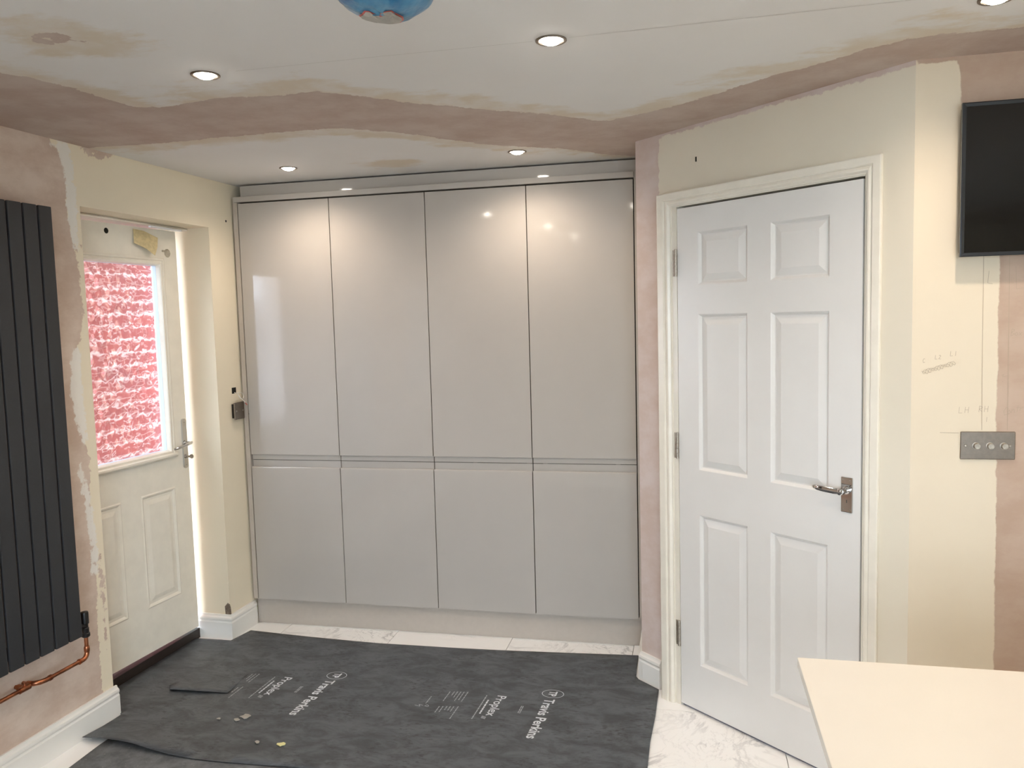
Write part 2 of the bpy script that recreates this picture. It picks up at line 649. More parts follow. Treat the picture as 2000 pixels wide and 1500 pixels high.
# ------------------------------------------------------------------ left wall with the back door opening and a far window
S1, S2, ZR = -1.003, -0.193, 2.0705      # door opening along the wall and its head
RD = 0.30                                # wall depth
W1, W2, WZ0, WZ1 = -3.9, -2.9, 0.9, 1.98
pinkL = [(-6, -0.2), (-6, 2.6), (-1.131, 2.6), (-1.131, 2.304), (-1.08, 2.257), (-1.063, 2.174), (-1.073, 2.067), (-1.063, 1.99), (-1.051, 1.923), (-1.039, 1.835), (-1.022, 1.737),
         (-1.024, 1.637), (-1.06, 1.518), (-1.085, 1.44), (-1.09, 1.322), (-1.08, 1.222), (-1.058, 1.139), (-1.045, 1.075), (-1.056, 0.955), (-1.052, 0.833),
         (-1.05, 0.707), (-1.05, 0.604), (-1.062, 0.458), (-1.062, 0.308), (-1.07, 0.114), (-1.07, -0.2)]
flakeL = [(-1.021, 1.98), (-1.014, 1.99), (-1.010, 1.90), (-1.014, 1.86), (-1.02, 1.90)]
chipL = [(-1.025, 0.72), (-1.012, 0.70), (-1.012, 0.30), (-1.022, 0.28), (-1.028, 0.45)]
pk2 = [(-0.98, 2.31), (-0.80, 2.31), (-0.86, 2.275), (-0.95, 2.28)]
fillL = [[(-1.131, 2.290), (-1.046, 2.312), (-1.027, 2.248), (-1.018, 2.074), (-1.020, 1.976), (-1.024, 1.90), (-1.04, 1.86), (-1.058, 1.95), (-1.072, 2.05),
          (-1.065, 2.174), (-1.085, 2.257)],
         [(-1.093, 1.519), (-1.048, 1.517), (-1.053, 1.397), (-1.052, 1.275), (-1.044, 1.152), (-1.064, 1.135), (-1.1, 1.221), (-1.115, 1.342)],
         [(-1.088, 1.078), (-1.055, 0.949), (-1.04, 0.821), (-1.033, 0.694), (-1.048, 0.597), (-1.076, 0.61), (-1.071, 0.747), (-1.085, 0.915), (-1.106, 1.021)]]


def back_left(bm):
    for a in ((YF - 0.1, W1, -0.1, H), (W1, W2, -0.1, WZ0), (W1, W2, WZ1, H), (W2, S1, -0.1, H), (S1, S2, ZR, H), (S2, 0.62, -0.1, H)):
        bbox(bm, a[0], a[1], 0.0006, RD, a[2], a[3])


wall_left = surface('wall_left', M_WALL_L,
                    [(YF - 0.1, W1, -0.02, H), (W1, W2, -0.02, WZ0), (W1, W2, WZ1, H), (W2, S1, -0.02, H), (S1, S2, ZR, H), (S2, 0.62, -0.02, H)],
                    lambda u, v: (u, 0, v), {'patch': [pinkL, flakeL, chipL, pk2], 'fill': fillL}, cell=0.022, back=back_left, loc=(XL, 0, 0), rotz=TH_L)
# chipped corner by the skirting, nail hole
mb = MB()
mb.poly([(S2 - 0.0008, -0.0008, 0.125), (S2 - 0.0008, 0.028, 0.125), (S2 - 0.0008, 0.03, 0.165), (S2 - 0.0008, 0.012, 0.185), (S2 - 0.0008, -0.0008, 0.178)])
mb.poly([(S2 - 0.0008, -0.0008, 0.125), (S2 + 0.008, -0.0008, 0.125), (S2 + 0.005, -0.0008, 0.16), (S2 - 0.0008, -0.0008, 0.178)])
mb.build('chipped_plaster', M_BLOCK, wall_left)
MB().lathe([(0.0, -0.0012), (0.006, -0.0012), (0.006, 0.001)], 10, 'y', (-0.047, 0, 2.116)).build('rusty_nail', M_SILL, wall_left)

# ------------------------------------------------------------------ other walls
wall_back = MB().box(-0.3, XR + 0.1, 0.60, 0.72, -0.1, H).build('wall_back', M_WALL_P, kind='structure')
wall_return = MB().box(2.032, 2.13, LC[1] + 0.02, 0.72, -0.1, H).build('wall_return', M_WALL_P, kind='structure')
dlen = math.hypot(RC[0] - LC[0], RC[1] - LC[1])
cd_, sd_ = math.cos(TH_D), math.sin(TH_D)


def to_d(x, y):
    return ((x - LC[0]) * cd_ + (y - LC[1]) * sd_, -(x - LC[0]) * sd_ + (y - LC[1]) * cd_)


ca, sa = math.cos(ANG), math.sin(ANG)
hA = to_d(HP[0] - 0.03 * ca, HP[1] - 0.03 * sa)[0]
hB = to_d(HP[0] + 0.792 * ca, HP[1] + 0.792 * sa)[0]
DTOP = 2.025


def back_diag(bm):
    for a in ((0, hA, -0.1, H), (hB, dlen, -0.1, H), (hA, hB, DTOP, H)):
        bbox(bm, a[0], a[1], 0.0006, 0.09, a[2], a[3])


pinkD = [(-0.1, -0.1), (-0.1, 2.5), (0.136, 2.5), (0.136, 2.27), (0.131, 2.22), (0.138, 2.16), (0.134, 2.06), (0.15, 2.0), (0.15, -0.1)]
topD = [(0.0, 2.292), (0.4, 2.293), (0.8, 2.29), (1.3, 2.292), (1.3, 2.5), (0.0, 2.5)]
wall_diag = surface('wall_diagonal', M_WALL_D, [(0, hA, -0.02, H), (hB, dlen, -0.02, H), (hA, hB, DTOP, H)], lambda u, v: (u, 0, v),
                    {'patch': [pinkD, topD]}, cell=0.02, back=back_diag, loc=(*LC, 0), rotz=TH_D)
hx_, hz_ = to_d(2.42, -0.7)[0], 2.14
MB().box(0.335, 0.341, -0.0014, 0.0, 2.165, 2.183).build('wall_nick', M_HOLE, wall_diag)

pinkT = [(0.112, 2.5), (0.112, 2.301), (0.12, 2.261), (0.122, 2.174), (0.135, 2.05), (0.20, 1.95), (0.231, 1.80), (0.231, 1.724), (0.234, 1.435), (0.233, 1.284), (0.238, 0.978),
         (0.239, 0.744), (0.242, 0.49), (0.245, -0.1), (2.0, -0.1), (2.0, 2.5)]
topT = [(0.0, 2.292), (0.12, 2.294), (0.12, 2.5), (0, 2.5)]
wall_tv = surface('wall_back_right', M_WALL_T, [(0, XR - RC[0], -0.02, H)], lambda u, v: (u, 0, v), {'patch': [pinkT, topT]}, cell=0.02,
                  back=lambda bm: bbox(bm, 0, XR - RC[0], 0.0006, WT, -0.1, H), loc=(*RC, 0))
wall_right = MB().box(XR, XR + 0.1, YF - 0.1, 0.60, -0.1, H).build('wall_right', M_WALL_P, kind='structure')
FX0, FX1, FZ0, FZ1 = 1.75, 3.75, 0.02, 2.08          # garden doors behind the camera
mb = MB()
for a in ((-0.32, FX0, -0.1, H), (FX1, XR + 0.1, -0.1, H), (FX0, FX1, -0.1, FZ0), (FX0, FX1, FZ1, H)):
    mb.box(a[0], a[1], YF - 0.1, YF, a[2], a[3])
wall_front = mb.build('wall_front', M_WALL_P, kind='structure')

# ------------------------------------------------------------------ skirting boards
bl = skirting('baseboard_left', YF + 0.02, S1 + 0.012, loc=(XL, 0, 0), rotz=TH_L)
tag(bl, kind='structure')
bl2 = MB()
_prof = [(0, 0), (-0.018, 0), (-0.018, 0.085), (-0.0155, 0.089), (-0.0144, 0.094), (-0.0176, 0.098), (-0.0184, 0.104), (-0.0166, 0.111), (-0.0112, 0.115), (-0.009, 0.119), (-0.0076, 0.125), (0, 0.125)]
bl2.ring_loft([[(S2 + p[0], 0.27, p[1]) for p in _prof], [(S2 + p[0], p[0], p[1]) for p in _prof], [(0.02, p[0], p[1]) for p in _prof]])
bl2 = bl2.build('baseboard_left', M_WHITE, loc=(XL, 0, 0), rotz=TH_L)
tag(bl2, kind='structure')
bd = MB()
_a = (0.5, 0.5)
_rt = []
for p in _prof:
    k = -p[0]
    # run along the return wall (x = LC.x), round the corner, along the diagonal wall
    n1 = Vector((-1, 0))
    n2 = Vector((sd_, -cd_))
    mit = (n1 + n2) / (1 + n1.dot(n2))
    e = Vector((cd_, sd_)) * 0.125
    _rt.append([(LC[0] + n1.x * k, 0.03, p[1]), (LC[0] + n1.x * k, LC[1] + 0.03, p[1]), (LC[0] + n1.x * k * 1.0 + 0.002, LC[1] + 0.005 + mit.y * k * 0.3, p[1]),
                (LC[0] + mit.x * k * 0.85, LC[1] + mit.y * k * 0.95, p[1]),
                (LC[0] + n2.x * k + cd_ * 0.02, LC[1] + n2.y * k + sd_ * 0.02, p[1]), (LC[0] + n2.x * k + e.x, LC[1] + n2.y * k + e.y, p[1])])
bd.ring_loft([[r[i] for r in _rt] for i in range(6)])
bd = bd.build('baseboard_diagonal', M_WHITE, kind='structure')
bt = skirting('baseboard_back_right', 0.0, XR - RC[0], loc=(*RC, 0))
tag(bt, kind='structure')

# ------------------------------------------------------------------ inner door on the diagonal wall
d2 = empty('door_2', (*HP, 0), ANG)
tag(d2, 'white six-panel inner door with chrome lever handle on the diagonal wall', None, kind='structure')
DW, DZ0, DZ1, DT = 0.762, 0.012, 1.993, 0.035
panels = [(0.100, 0.326, 1.697, 1.897), (0.424, 0.648, 1.697, 1.897), (0.100, 0.326, 0.984, 1.586), (0.424, 0.648, 0.984, 1.586),
          (0.100, 0.326, 0.199, 0.806), (0.424, 0.648, 0.199, 0.806)]


def panel_door_face(mb, W, z0, z1, pan, y=0.0, steps=((0.0, 0.0), (0.004, 0.0005), (0.012, 0.008), (0.020, 0.0085), (0.044, 0.0025)), holes=()):
    """Door front with moulded raised panels: stiles and rails as strips, each panel a nest of stepped rings."""
    xs = sorted({0.0, W, *[p[0] for p in pan], *[p[1] for p in pan], *[h[0] for h in holes], *[h[1] for h in holes]})
    zs = sorted({z0, z1, *[p[2] for p in pan], *[p[3] for p in pan], *[h[2] for h in holes], *[h[3] for h in holes]})
    for xa, xb in zip(xs, xs[1:]):
        for za, zb in zip(zs, zs[1:]):
            cx, cz = (xa + xb) / 2, (za + zb) / 2
            if any(p[0] < cx < p[1] and p[2] < cz < p[3] for p in list(pan) + list(holes)):
                continue
            mb.poly([(xa, y, za), (xb, y, za), (xb, y, zb), (xa, y, zb)])
    for p in pan:
        rings = [[(p[0] + i, y + d, p[2] + i), (p[1] - i, y + d, p[2] + i), (p[1] - i, y + d, p[3] - i), (p[0] + i, y + d, p[3] - i)] for i, d in steps]
        mb.ring_loft(rings, cap=False)
        r = rings[-1]
        mb.poly(r)
    return mb


mb = MB()
panel_door_face(mb, DW, DZ0, DZ1, panels, steps=((0.0, 0.0), (0.003, 0.002), (0.010, 0.011), (0.014, 0.0115), (0.040, 0.003)))
for q in ([(0, 0, DZ0), (0, DT, DZ0), (0, DT, DZ1), (0, 0, DZ1)], [(DW, 0, DZ0), (DW, 0, DZ1), (DW, DT, DZ1), (DW, DT, DZ0)],
          [(0, 0, DZ1), (0, DT, DZ1), (DW, DT, DZ1), (DW, 0, DZ1)], [(0, 0, DZ0), (DW, 0, DZ0), (DW, DT, DZ0), (0, DT, DZ0)],
          [(0, DT, DZ0), (DW, DT, DZ0), (DW, DT, DZ1), (0, DT, DZ1)]):
    mb.poly(q)
bmesh.ops.remove_doubles(mb.bm, verts=mb.bm.verts, dist=1e-5)
leaf = mb.build('door_leaf', M_DOOR2, d2)
# lining: jambs and head behind, stops
mb = MB()
for x0, x1 in ((-0.031, -0.0035), (DW + 0.0055, DW + 0.031)):
    mb.box(x0, x1, 0.0, 0.11, 0, DZ1 + 0.031)
mb.box(-0.0035, DW + 0.0055, 0.0, 0.11, DZ1 + 0.008, DZ1 + 0.031)
mb.box(-0.0035, 0.010, DT + 0.002, DT + 0.03, 0, DZ1 + 0.004)
mb.box(DW - 0.010, DW + 0.0035, DT + 0.002, DT + 0.03, 0, DZ1 + 0.004)
mb.box(0.010, DW - 0.010, DT + 0.002, DT + 0.03, DZ1 - 0.012, DZ1 + 0.004)
mb.build('frame', M_WOOD_WHITE, d2)
MB().box(0, DW, 0.012, 0.11, 0.0, 0.006).build('threshold', simple('bluish_metal_strip', srgb(120, 124, 140), 0.4, metal=0.5), d2)
# architrave, mitred, moulded profile (distance from the outer edge, thickness)
ap = [(0.0, 0.0), (0.0, -0.017), (0.004, -0.0185), (0.030, -0.0185), (0.034, -0.016), (0.036, -0.012), (0.046, -0.0155), (0.052, -0.015), (0.057, -0.010), (0.0595, -0.007),
      (0.064, -0.006), (0.064, 0.0)]
ao, at_, ab = 0.092, 2.056, 0.0
mb = MB()
rings = []
for X, Z, dx, dz in ((-ao, ab, 1, 0), (-ao, at_, 1, -0.80), (DW + 0.066, at_, -0.86, -0.80), (DW + 0.066, ab, -0.86, 0)):
    rings.append([(X + p[0] * dx, p[1], Z + p[0] * dz) for p in ap])
mb.ring_loft(rings)
# packing behind the architrave out to the wall face
arch = mb.build('architrave', M_WOOD_WHITE, d2)
mb = MB()
mb.box(-ao + 0.004, -0.031, 0.0, 0.10, 0, at_ - 0.004)
mb.box(DW + 0.031, DW + 0.062, 0.0, 0.06, 0, at_ - 0.004)
mb.box(-0.031, DW + 0.031, 0.0, 0.07, DZ1 + 0.031, at_ - 0.004)
mb.build('frame_packing', M_WOOD_WHITE, d2)
for z0 in (1.735, 1.017, 0.250):
    hg = MB()
    for k in range(5):
        hg.lathe([(0.0, z0 + k * 0.021), (0.0058, z0 + k * 0.021), (0.0058, z0 + k * 0.021 + 0.020), (0.0, z0 + k * 0.021 + 0.020)], 12, 'z', (-0.004, -0.006, 0), cap=False)
    hg.box(-0.024, -0.004, -0.0015, 0.001, z0, z0 + 0.102)
    hg.build('hinge', M_STEEL, d2, smooth=True)
# lever handle on its back plate
hp_ = MB().box(0.697, 0.737, -0.006, 0.0, 0.930, 1.046, bev=0.002).build('handle_plate', M_CHROME, d2)
for x in (0.7045, 0.7295):
    for z in (0.939, 1.037):
        MB().lathe([(0.0, -0.0075), (0.0022, -0.0075), (0.0032, -0.006), (0.0032, -0.0055)], 12, 'y', (x, 0, z), cap=False).build('screw', M_STEEL, hp_, smooth=True)
MB().lathe([(0.013, -0.005), (0.013, -0.010), (0.0095, -0.013), (0.0085, -0.030), (0.0115, -0.036), (0.0115, -0.046), (0.007, -0.049), (0.0, -0.049)], 20, 'y', (0.717, 0, 1.004)).build('handle_neck', M_CHROME, hp_, smooth=True)
mb = MB()
rings = []
for s, hw, hh in ((0.0, 0.005, 0.008), (0.012, 0.006, 0.0105), (0.03, 0.0055, 0.0105), (0.06, 0.005, 0.010), (0.085, 0.0045, 0.009), (0.098, 0.004, 0.0075), (0.105, 0.002, 0.004)):
    cx, cy, cz = 0.722 - s, -0.042 - 0.02 * math.sin(s / 0.105 * 1.3) * 0.3 + (0.006 if s > 0.095 else 0), 1.003 + 0.004 * (s / 0.105)
    rings.append([(cx, cy + hw * math.cos(t), cz + hh * math.sin(t)) for t in (2 * math.pi * k / 12 for k in range(12))])
mb.ring_loft(rings)
mb.build('lever', M_CHROME, hp_, smooth=True)
MB().box(0.7165, 0.7185, -0.0064, -0.005, 0.962, 0.972).build('keyhole', M_HOLE, hp_)

# ------------------------------------------------------------------ back door on the left, slightly ajar
tL = Vector((math.cos(TH_L), math.sin(TH_L)))
nL = Vector((math.sin(TH_L), -math.cos(TH_L)))           # into the room


def Lw(s, o):
    return Vector((XL, 0)) + tL * s + nL * o


P0, P1 = Lw(-0.245, -0.152), Lw(-1.085, -0.192)          # free edge and hinge edge of the leaf's inner face
e1 = P0 - P1
TH1 = math.atan2(e1.y, e1.x)
d1 = empty('door_1', (P1.x, P1.y, 0), TH1)
tag(d1, 'white back door with patterned glass pane, standing slightly ajar', None, kind='structure')
BW, BZ0, BZ1 = 0.841, 0.072, 2.052


def q1(a):            # distance from the free edge -> local x
    return BW - a


gx0, gx1, gz0, gz1 = q1(0.700), q1(0.128), 0.995, 1.884     # glass opening
bp = [(q1(0.333), q1(0.107), 0.280, 0.815), (q1(0.734), q1(0.452), 0.280, 0.815)]
mb = MB()
panel_door_face(mb, BW, BZ0, BZ1, bp, steps=((0.0, 0.0), (0.006, -0.003), (0.012, -0.0005), (0.018, 0.004), (0.03, 0.004), (0.05, -0.001)), holes=[(gx0, gx1, gz0, gz1)])
D1T = 0.045
for q in ([(0, 0, BZ0), (0, D1T, BZ0), (0, D1T, BZ1), (0, 0, BZ1)], [(BW, 0, BZ0), (BW, 0, BZ1), (BW, D1T, BZ1), (BW, D1T, BZ0)],
          [(0, 0, BZ1), (0, D1T, BZ1), (BW, D1T, BZ1), (BW, 0, BZ1)], [(0, 0, BZ0), (BW, 0, BZ0), (BW, D1T, BZ0), (0, D1T, BZ0)]):
    mb.poly(q)
panel_door_face(mb, BW, BZ0, BZ1, [], y=D1T, holes=[(gx0, gx1, gz0, gz1)])
mb.ring_loft([[(gx0, y, gz0), (gx1, y, gz0), (gx1, y, gz1), (gx0, y, gz1)] for y in (0, D1T)], cap=False)
bmesh.ops.remove_doubles(mb.bm, verts=mb.bm.verts, dist=1e-5)
mb.build('door_leaf', M_WOOD_WHITE, d1)
# bolection mould round the pane, with a deeper drip rail below
bpf = [(0.034, 0.0), (0.034, -0.006), (0.028, -0.010), (0.022, -0.010), (0.018, -0.006), (0.012, -0.009), (0.004, -0.009), (0.0, -0.004), (-0.004, 0.012), (0.0, 0.012)]
mb = MB()
rings = []
for X, Z, dx, dz in ((gx0, gz0, -1, -1), (gx0, gz1, -1, 1), (gx1, gz1, 1, 1), (gx1, gz0, 1, -1), (gx0, gz0, -1, -1)):
    rings.append([(X + p[0] * dx, p[1], Z + p[0] * dz) for p in bpf])
mb.ring_loft(rings, cap=False)
mb.build('glazing_bead', M_WOOD_WHITE, d1)
MB().prism([(0, gz0 - 0.034), (-0.012, gz0 - 0.034), (-0.02, gz0 - 0.026), (-0.02, gz0 - 0.018), (-0.010, gz0 - 0.012), (0, gz0 - 0.012)], gx0 - 0.034, gx1 + 0.036).build('drip_rail', M_WOOD_WHITE, d1)
# sealed unit: spacer round the edge, patterned pane
mb = MB()
for x0, x1, z0, z1 in ((gx0, gx0 + 0.004, gz0, gz1), (gx1 - 0.004, gx1, gz0, gz1), (gx0 + 0.004, gx1 - 0.004, gz0, gz0 + 0.004), (gx0 + 0.004, gx1 - 0.004, gz1 - 0.004, gz1)):
    mb.box(x0, x1, 0.013, 0.034, z0, z1)
mb.build('spacer_bar', M_SPACER, d1)
MB().box(gx0, gx1, 0.0345, 0.0395, gz0, gz1).build('pane', M_PGLASS, d1)
# handle
hx = q1(0.028)
pl = MB()
pl.prism([(hx + 0.013 * math.cos(t), 1.125 + 0.013 * math.sin(t)) for t in (math.pi * k / 10 for k in range(11))] +
         [(hx + 0.013 * math.cos(t), 0.905 + 0.013 * math.sin(t)) for t in (math.pi + math.pi * k / 10 for k in range(11))], -0.009, 0.0, 'y')
pl = pl.build('handle_plate', M_CHROME, d1)
for z in (1.120, 0.908):
    MB().lathe([(0.0, -0.0105), (0.003, -0.0105), (0.004, -0.009), (0.004, -0.0085)], 12, 'y', (hx, 0, z), cap=False).build('screw', M_STEEL, pl)
MB().lathe([(0.012, -0.008), (0.012, -0.013), (0.008, -0.016), (0.008, -0.040), (0.0, -0.040)], 16, 'y', (hx, 0, 1.018)).build('handle_neck', M_CHROME, pl, smooth=True)
mb = MB()
mb.tube([(hx + 0.010, -0.040, 1.020), (hx, -0.044, 1.019), (hx - 0.03, -0.046, 1.014), (hx - 0.07, -0.044, 1.008), (hx - 0.105, -0.040, 1.004), (hx - 0.112, -0.036, 1.003)],
        [0.006, 0.008, 0.0075, 0.007, 0.007, 0.004], 12)
mb.build('lever', M_CHROME, pl, smooth=True)
mb = MB()
mb.lathe([(0.009, -0.008), (0.009, -0.014), (0.006, -0.016), (0.0, -0.016)], 14, 'y', (hx, 0, 0.950))
mb.box(hx - 0.0015, hx + 0.0015, -0.034, -0.014, 0.945, 0.955)
mb.lathe([(0.0, -0.002), (0.011, -0.0015), (0.011, 0.0015), (0.0, 0.002)], 14, 'x', (hx, -0.042, 0.951), cap=False)
mb.build('key', M_STEEL, pl, smooth=True)
# top of the leaf: knocked-out hole, loose tape, filler blob, rail remains
MB().lathe([(0.0, -0.001), (0.010, -0.001), (0.013, 0.0), (0.013, 0.001)], 9, 'y', (q1(0.431), 0, 2.017), cap=False).build('drilled_hole', M_HOLE, d1)
tp = [(0.275, 2.040, -0.002), (0.215, 2.036, -0.006), (0.135, 2.010, -0.014), (0.150, 1.965, -0.022), (0.178, 1.925, -0.030), (0.225, 1.955, -0.020), (0.285, 1.975, -0.012), (0.278, 2.01, -0.006)]
mb = MB()
cen = mb.bm.verts.new((q1(0.21), -0.018, 1.985))
ring = [mb.bm.verts.new((q1(a), y, z)) for a, z, y in tp]
for a, b in zip(ring, ring[1:] + ring[:1]):
    mb.bm.faces.new((cen, a, b))
tape = mb.build('hanging_tape', M_TAPE, d1)
sm = tape.modifiers.new('thickness', 'SOLIDIFY')
sm.thickness = 0.0012
mb = MB()
mb.lathe([(0.0, -0.004), (0.017, -0.003), (0.021, 0.0)], 9, 'y', (q1(0.062), 0, 1.944), cap=False)
mb.box(q1(0.098), q1(0.07), -0.003, 0, 1.948, 1.957)
mb.build('filler_blob', M_GUM, d1)
MB().box(q1(0.335), q1(0.262), -0.006, 0, 2.033, 2.045, bev=0.001).build('torn_bracket', M_TAPE, d1)
# frame of the back door (behind the leaf) with head rail, jambs and sill
mb = MB()
F0, F1 = 0.205, 0.295        # depth range in the wall, measured away from the room
mb.box(S1 - 0.14, S1 - 0.075, F0, F1, 0.0, 2.20)
mb.box(S2 - 0.001, S2 + 0.05, F0 + 0.03, F1, 0.0, 2.20)
mb.box(S1 - 0.075, S2, F0 + 0.005, F1, 2.0605, 2.20)
mb.box(S1 - 0.075, S2, 0.242, F1, 2.02, 2.0605)  # unseen head stop added to block light above the leaf
mb.build('frame', M_UPVC, d1)
fr = d1.children[-1]
fr.parent = None
fr.location = (XL, 0, 0)
fr.rotation_euler.z = TH_L
fr.name = 'trim_1'
tag(fr, kind='structure')
# boxed head lining just above the leaf, with two small beads
mb = MB()
mb.box(S1 - 0.02, S2 - 0.0005, 0.128, 0.215, 2.0585, 2.0702)
mb.prism([(0.128, 2.0585), (0.122, 2.0585), (0.118, 2.063), (0.122, 2.068), (0.128, 2.068)], S1 - 0.02, S2 - 0.0005)
mb = mb.build('trim_2', M_WOOD_WHITE, loc=(XL, 0, 0), rotz=TH_L, kind='structure')
sill = MB().box(S1 - 0.02, S2 - 0.019, 0.172, 0.40, 0.0, 0.05).build('trim_3', M_SILL, loc=(XL, 0, 0), rotz=TH_L, kind='structure')
# return of the near reveal down to the frame (the wall box makes the faces); head rail strip, its highlight painted in as white
MB().prism([(0.128, 2.050), (0.110, 2.050), (0.110, 2.058), (0.128, 2.058)], -0.46, -0.25).build('door_track', M_UPVC, fr)

# ------------------------------------------------------------------ patio window further along the left wall
def patio_window(name, label, x0, x1, z0, z1, loc, rotz, y=0.10):
    wn = empty(name, loc, rotz)
    tag(wn, label, None, kind='structure')
    f, xm = 0.06, (x0 + x1) / 2
    mb_ = MB()
    for a_, b_ in ((x0, x0 + f), (xm - 0.04, xm + 0.04), (x1 - f, x1)):
        mb_.box(a_, b_, y, y + 0.07, z0, z1)
    for a_, b_ in ((x0 + f, xm - 0.04), (xm + 0.04, x1 - f)):
        mb_.box(a_, b_, y, y + 0.07, z0, z0 + f)
        mb_.box(a_, b_, y, y + 0.07, z1 - f, z1)
    mb_.build('window_frame', M_UPVC, wn)
    for a_, b_ in ((x0 + f, xm - 0.04), (xm + 0.04, x1 - f)):
        MB().box(a_, b_, y + 0.032, y + 0.038, z0 + f, z1 - f).build('pane', M_GLASS, wn)


patio_window('window_1', 'tall white framed window in the left wall behind the camera', W1, W2, WZ0, WZ1, (XL, 0, 0), TH_L)
patio_window('window_2', 'white framed garden doors in the wall behind the camera', -FX1, -FX0, FZ0, FZ1, (0, YF, 0), math.pi, y=0.015)

# ------------------------------------------------------------------ outside: paving, neighbour's brick wall
ground = MB().box(-14, 16, -18, 10, -0.45, -0.13).build('ground', M_PATIO, kind='structure')
def mat_single_brick(name, per_object):
    t = NT(name)
    t.set(Roughness=0.9)
    r = t.n('ShaderNodeObjectInfo').outputs['Random'] if per_object else t.n('ShaderNodeNewGeometry').outputs['Random Per Island']
    c = t.mix(r, srgb(160, 72, 67), srgb(130, 66, 66))
    c = t.mix(t.step(t.noise(30, 4), 0.35, 0.7), c, srgb(146, 70, 66))
    t.l(c, t.b.inputs['Base Color'])
    return t.m


NBX0, NBX1, NBZ1 = 1.15, 6.5, 5.0
nb = empty('neighbour_wall', (-1.06, -2.0, 0), TH_L)
tag(nb, 'red brick wall seen through the patterned glass of the back door', 'brick wall')
MB().box(NBX0, NBX1, 0.006, 0.2, -0.13, NBZ1).build('mortar_bed', simple('pale_mortar', srgb(236, 226, 222), 0.95, grain=0.06, gscale=60), nb)
mBP, mBS = mat_single_brick('red_facing_brick', True), mat_single_brick('red_facing_brick_rest', False)
rest = MB()
first = None
nrow = int((NBZ1 + 0.12) / 0.075)
for r_ in range(nrow):
    z_ = -0.12 + r_ * 0.075
    x_ = NBX0 + (0.1125 if r_ % 2 else 0.0)
    while x_ + 0.215 <= NBX1:
        if 0.55 < z_ < 2.35 and 1.75 < x_ < 4.35:
            if first is None:
                first = MB().box(0, 0.215, 0, 0.03, 0, 0.061, bev=0.0025, seg=1).build('brick', mBP, nb)
                o = first
            else:
                o = first.copy()
                COL.objects.link(o)
            o.parent = nb
            o.location = (x_, 0, z_)
        else:
            rest.box(x_, x_ + 0.215, 0, 0.03, z_, z_ + 0.061)
        x_ += 0.225
ro = rest.build('further_bricks', mBS, nb)
ro['kind'] = 'stuff'
MB().box(-6.0, -0.45, -7.6, -7.55, -0.13, 1.9).build('added_fence', simple('added_fence_brown', srgb(96, 78, 64), 0.8, grain=0.15, gscale=20), kind='structure')  # unseen fence added to keep low sky out of the cupboard reflection
storey = MB().box(-0.35, XR + 0.2, YF - 0.2, 0.9, H + 0.17, 5.0).build('added_upper_storey', M_BRICK, kind='structure')  # unseen storey added to cut the sky light on the brick wall

# ------------------------------------------------------------------ tall cupboards: four units 0.5 m wide
CW, ZT, ZU, ZL, ZB = 0.4996, 2.2074, 0.9147, 0.8515, 0.1425
CD = 0.585
G = 0.0022


def rounded(p0, c, p1, n=5):
    """Quadratic corner from p0 to p1 bending at c."""
    return [tuple((1 - t) ** 2 * a + 2 * t * (1 - t) * b + t * t * d for a, b, d in zip(p0, c, p1)) for t in (k / n for k in range(n + 1))]


YD = 0.022   # door thickness
upper_prof = [(0.0, ZT - 0.002)] + [(0.0, ZU + 0.004)] + rounded((0.0, ZU + 0.003), (0.0, ZU), (0.003, ZU), 3) + rounded((0.005, ZU + 0.002), (0.0135, ZU + 0.008), (0.0135, ZU - 0.006)) + \
    [(0.0135, 0.8875), (YD, 0.8875), (YD, ZT - 0.002)]
lower_prof = [(0.0, ZB), (YD, ZB), (YD, 0.8845), (0.0150, 0.8845)] + rounded((0.0150, ZL + 0.008), (0.0150, ZL - 0.016), (0.0095, ZL - 0.010)) + \
    rounded((0.0075, ZL - 0.0015), (0.0060, ZL), (0.0045, ZL), 2) + rounded((0.004, ZL), (0.0, ZL - 0.0005), (0.0, ZL - 0.010), 6)
unit = empty('tall_cupboard', (0, 0, 0))
mb = MB()
mb.box(0.001, 0.019, YD + 0.002, CD, ZB, ZT + 0.004)
mb.box(CW - 0.019, CW - 0.001, YD + 0.002, CD, ZB, ZT + 0.004)
mb.box(0.019, CW - 0.019, CD - 0.01, CD, ZB, ZT + 0.004)
mb.box(0.019, CW - 0.019, YD + 0.002, CD - 0.01, ZB, 0.16)
mb.box(0.019, CW - 0.019, YD + 0.002, CD - 0.01, ZT - 0.015, ZT + 0.004)
mb.box(0.019, CW - 0.019, YD + 0.004, CD - 0.01, 0.874, 0.892)
mb.build('carcass', M_DARK, unit)
MB().prism(upper_prof, G, CW - G).build('upper_door', M_GLOSS, unit)
MB().prism(lower_prof, G, CW - G).build('lower_door', M_GLOSS, unit)
labs = ['tall glossy cashmere cupboard nearest the back door, leftmost of four', 'tall glossy cashmere cupboard, second from the back door',
        'tall glossy cashmere cupboard, third from the back door', 'tall glossy cashmere cupboard beside the diagonal wall, rightmost of four']
for i in range(4):
    o = unit if i == 0 else copy_tree(unit)
    o.location = (i * CW, 0, 0)
    tag(o, labs[i], 'cupboard', 'row of tall cupboards')
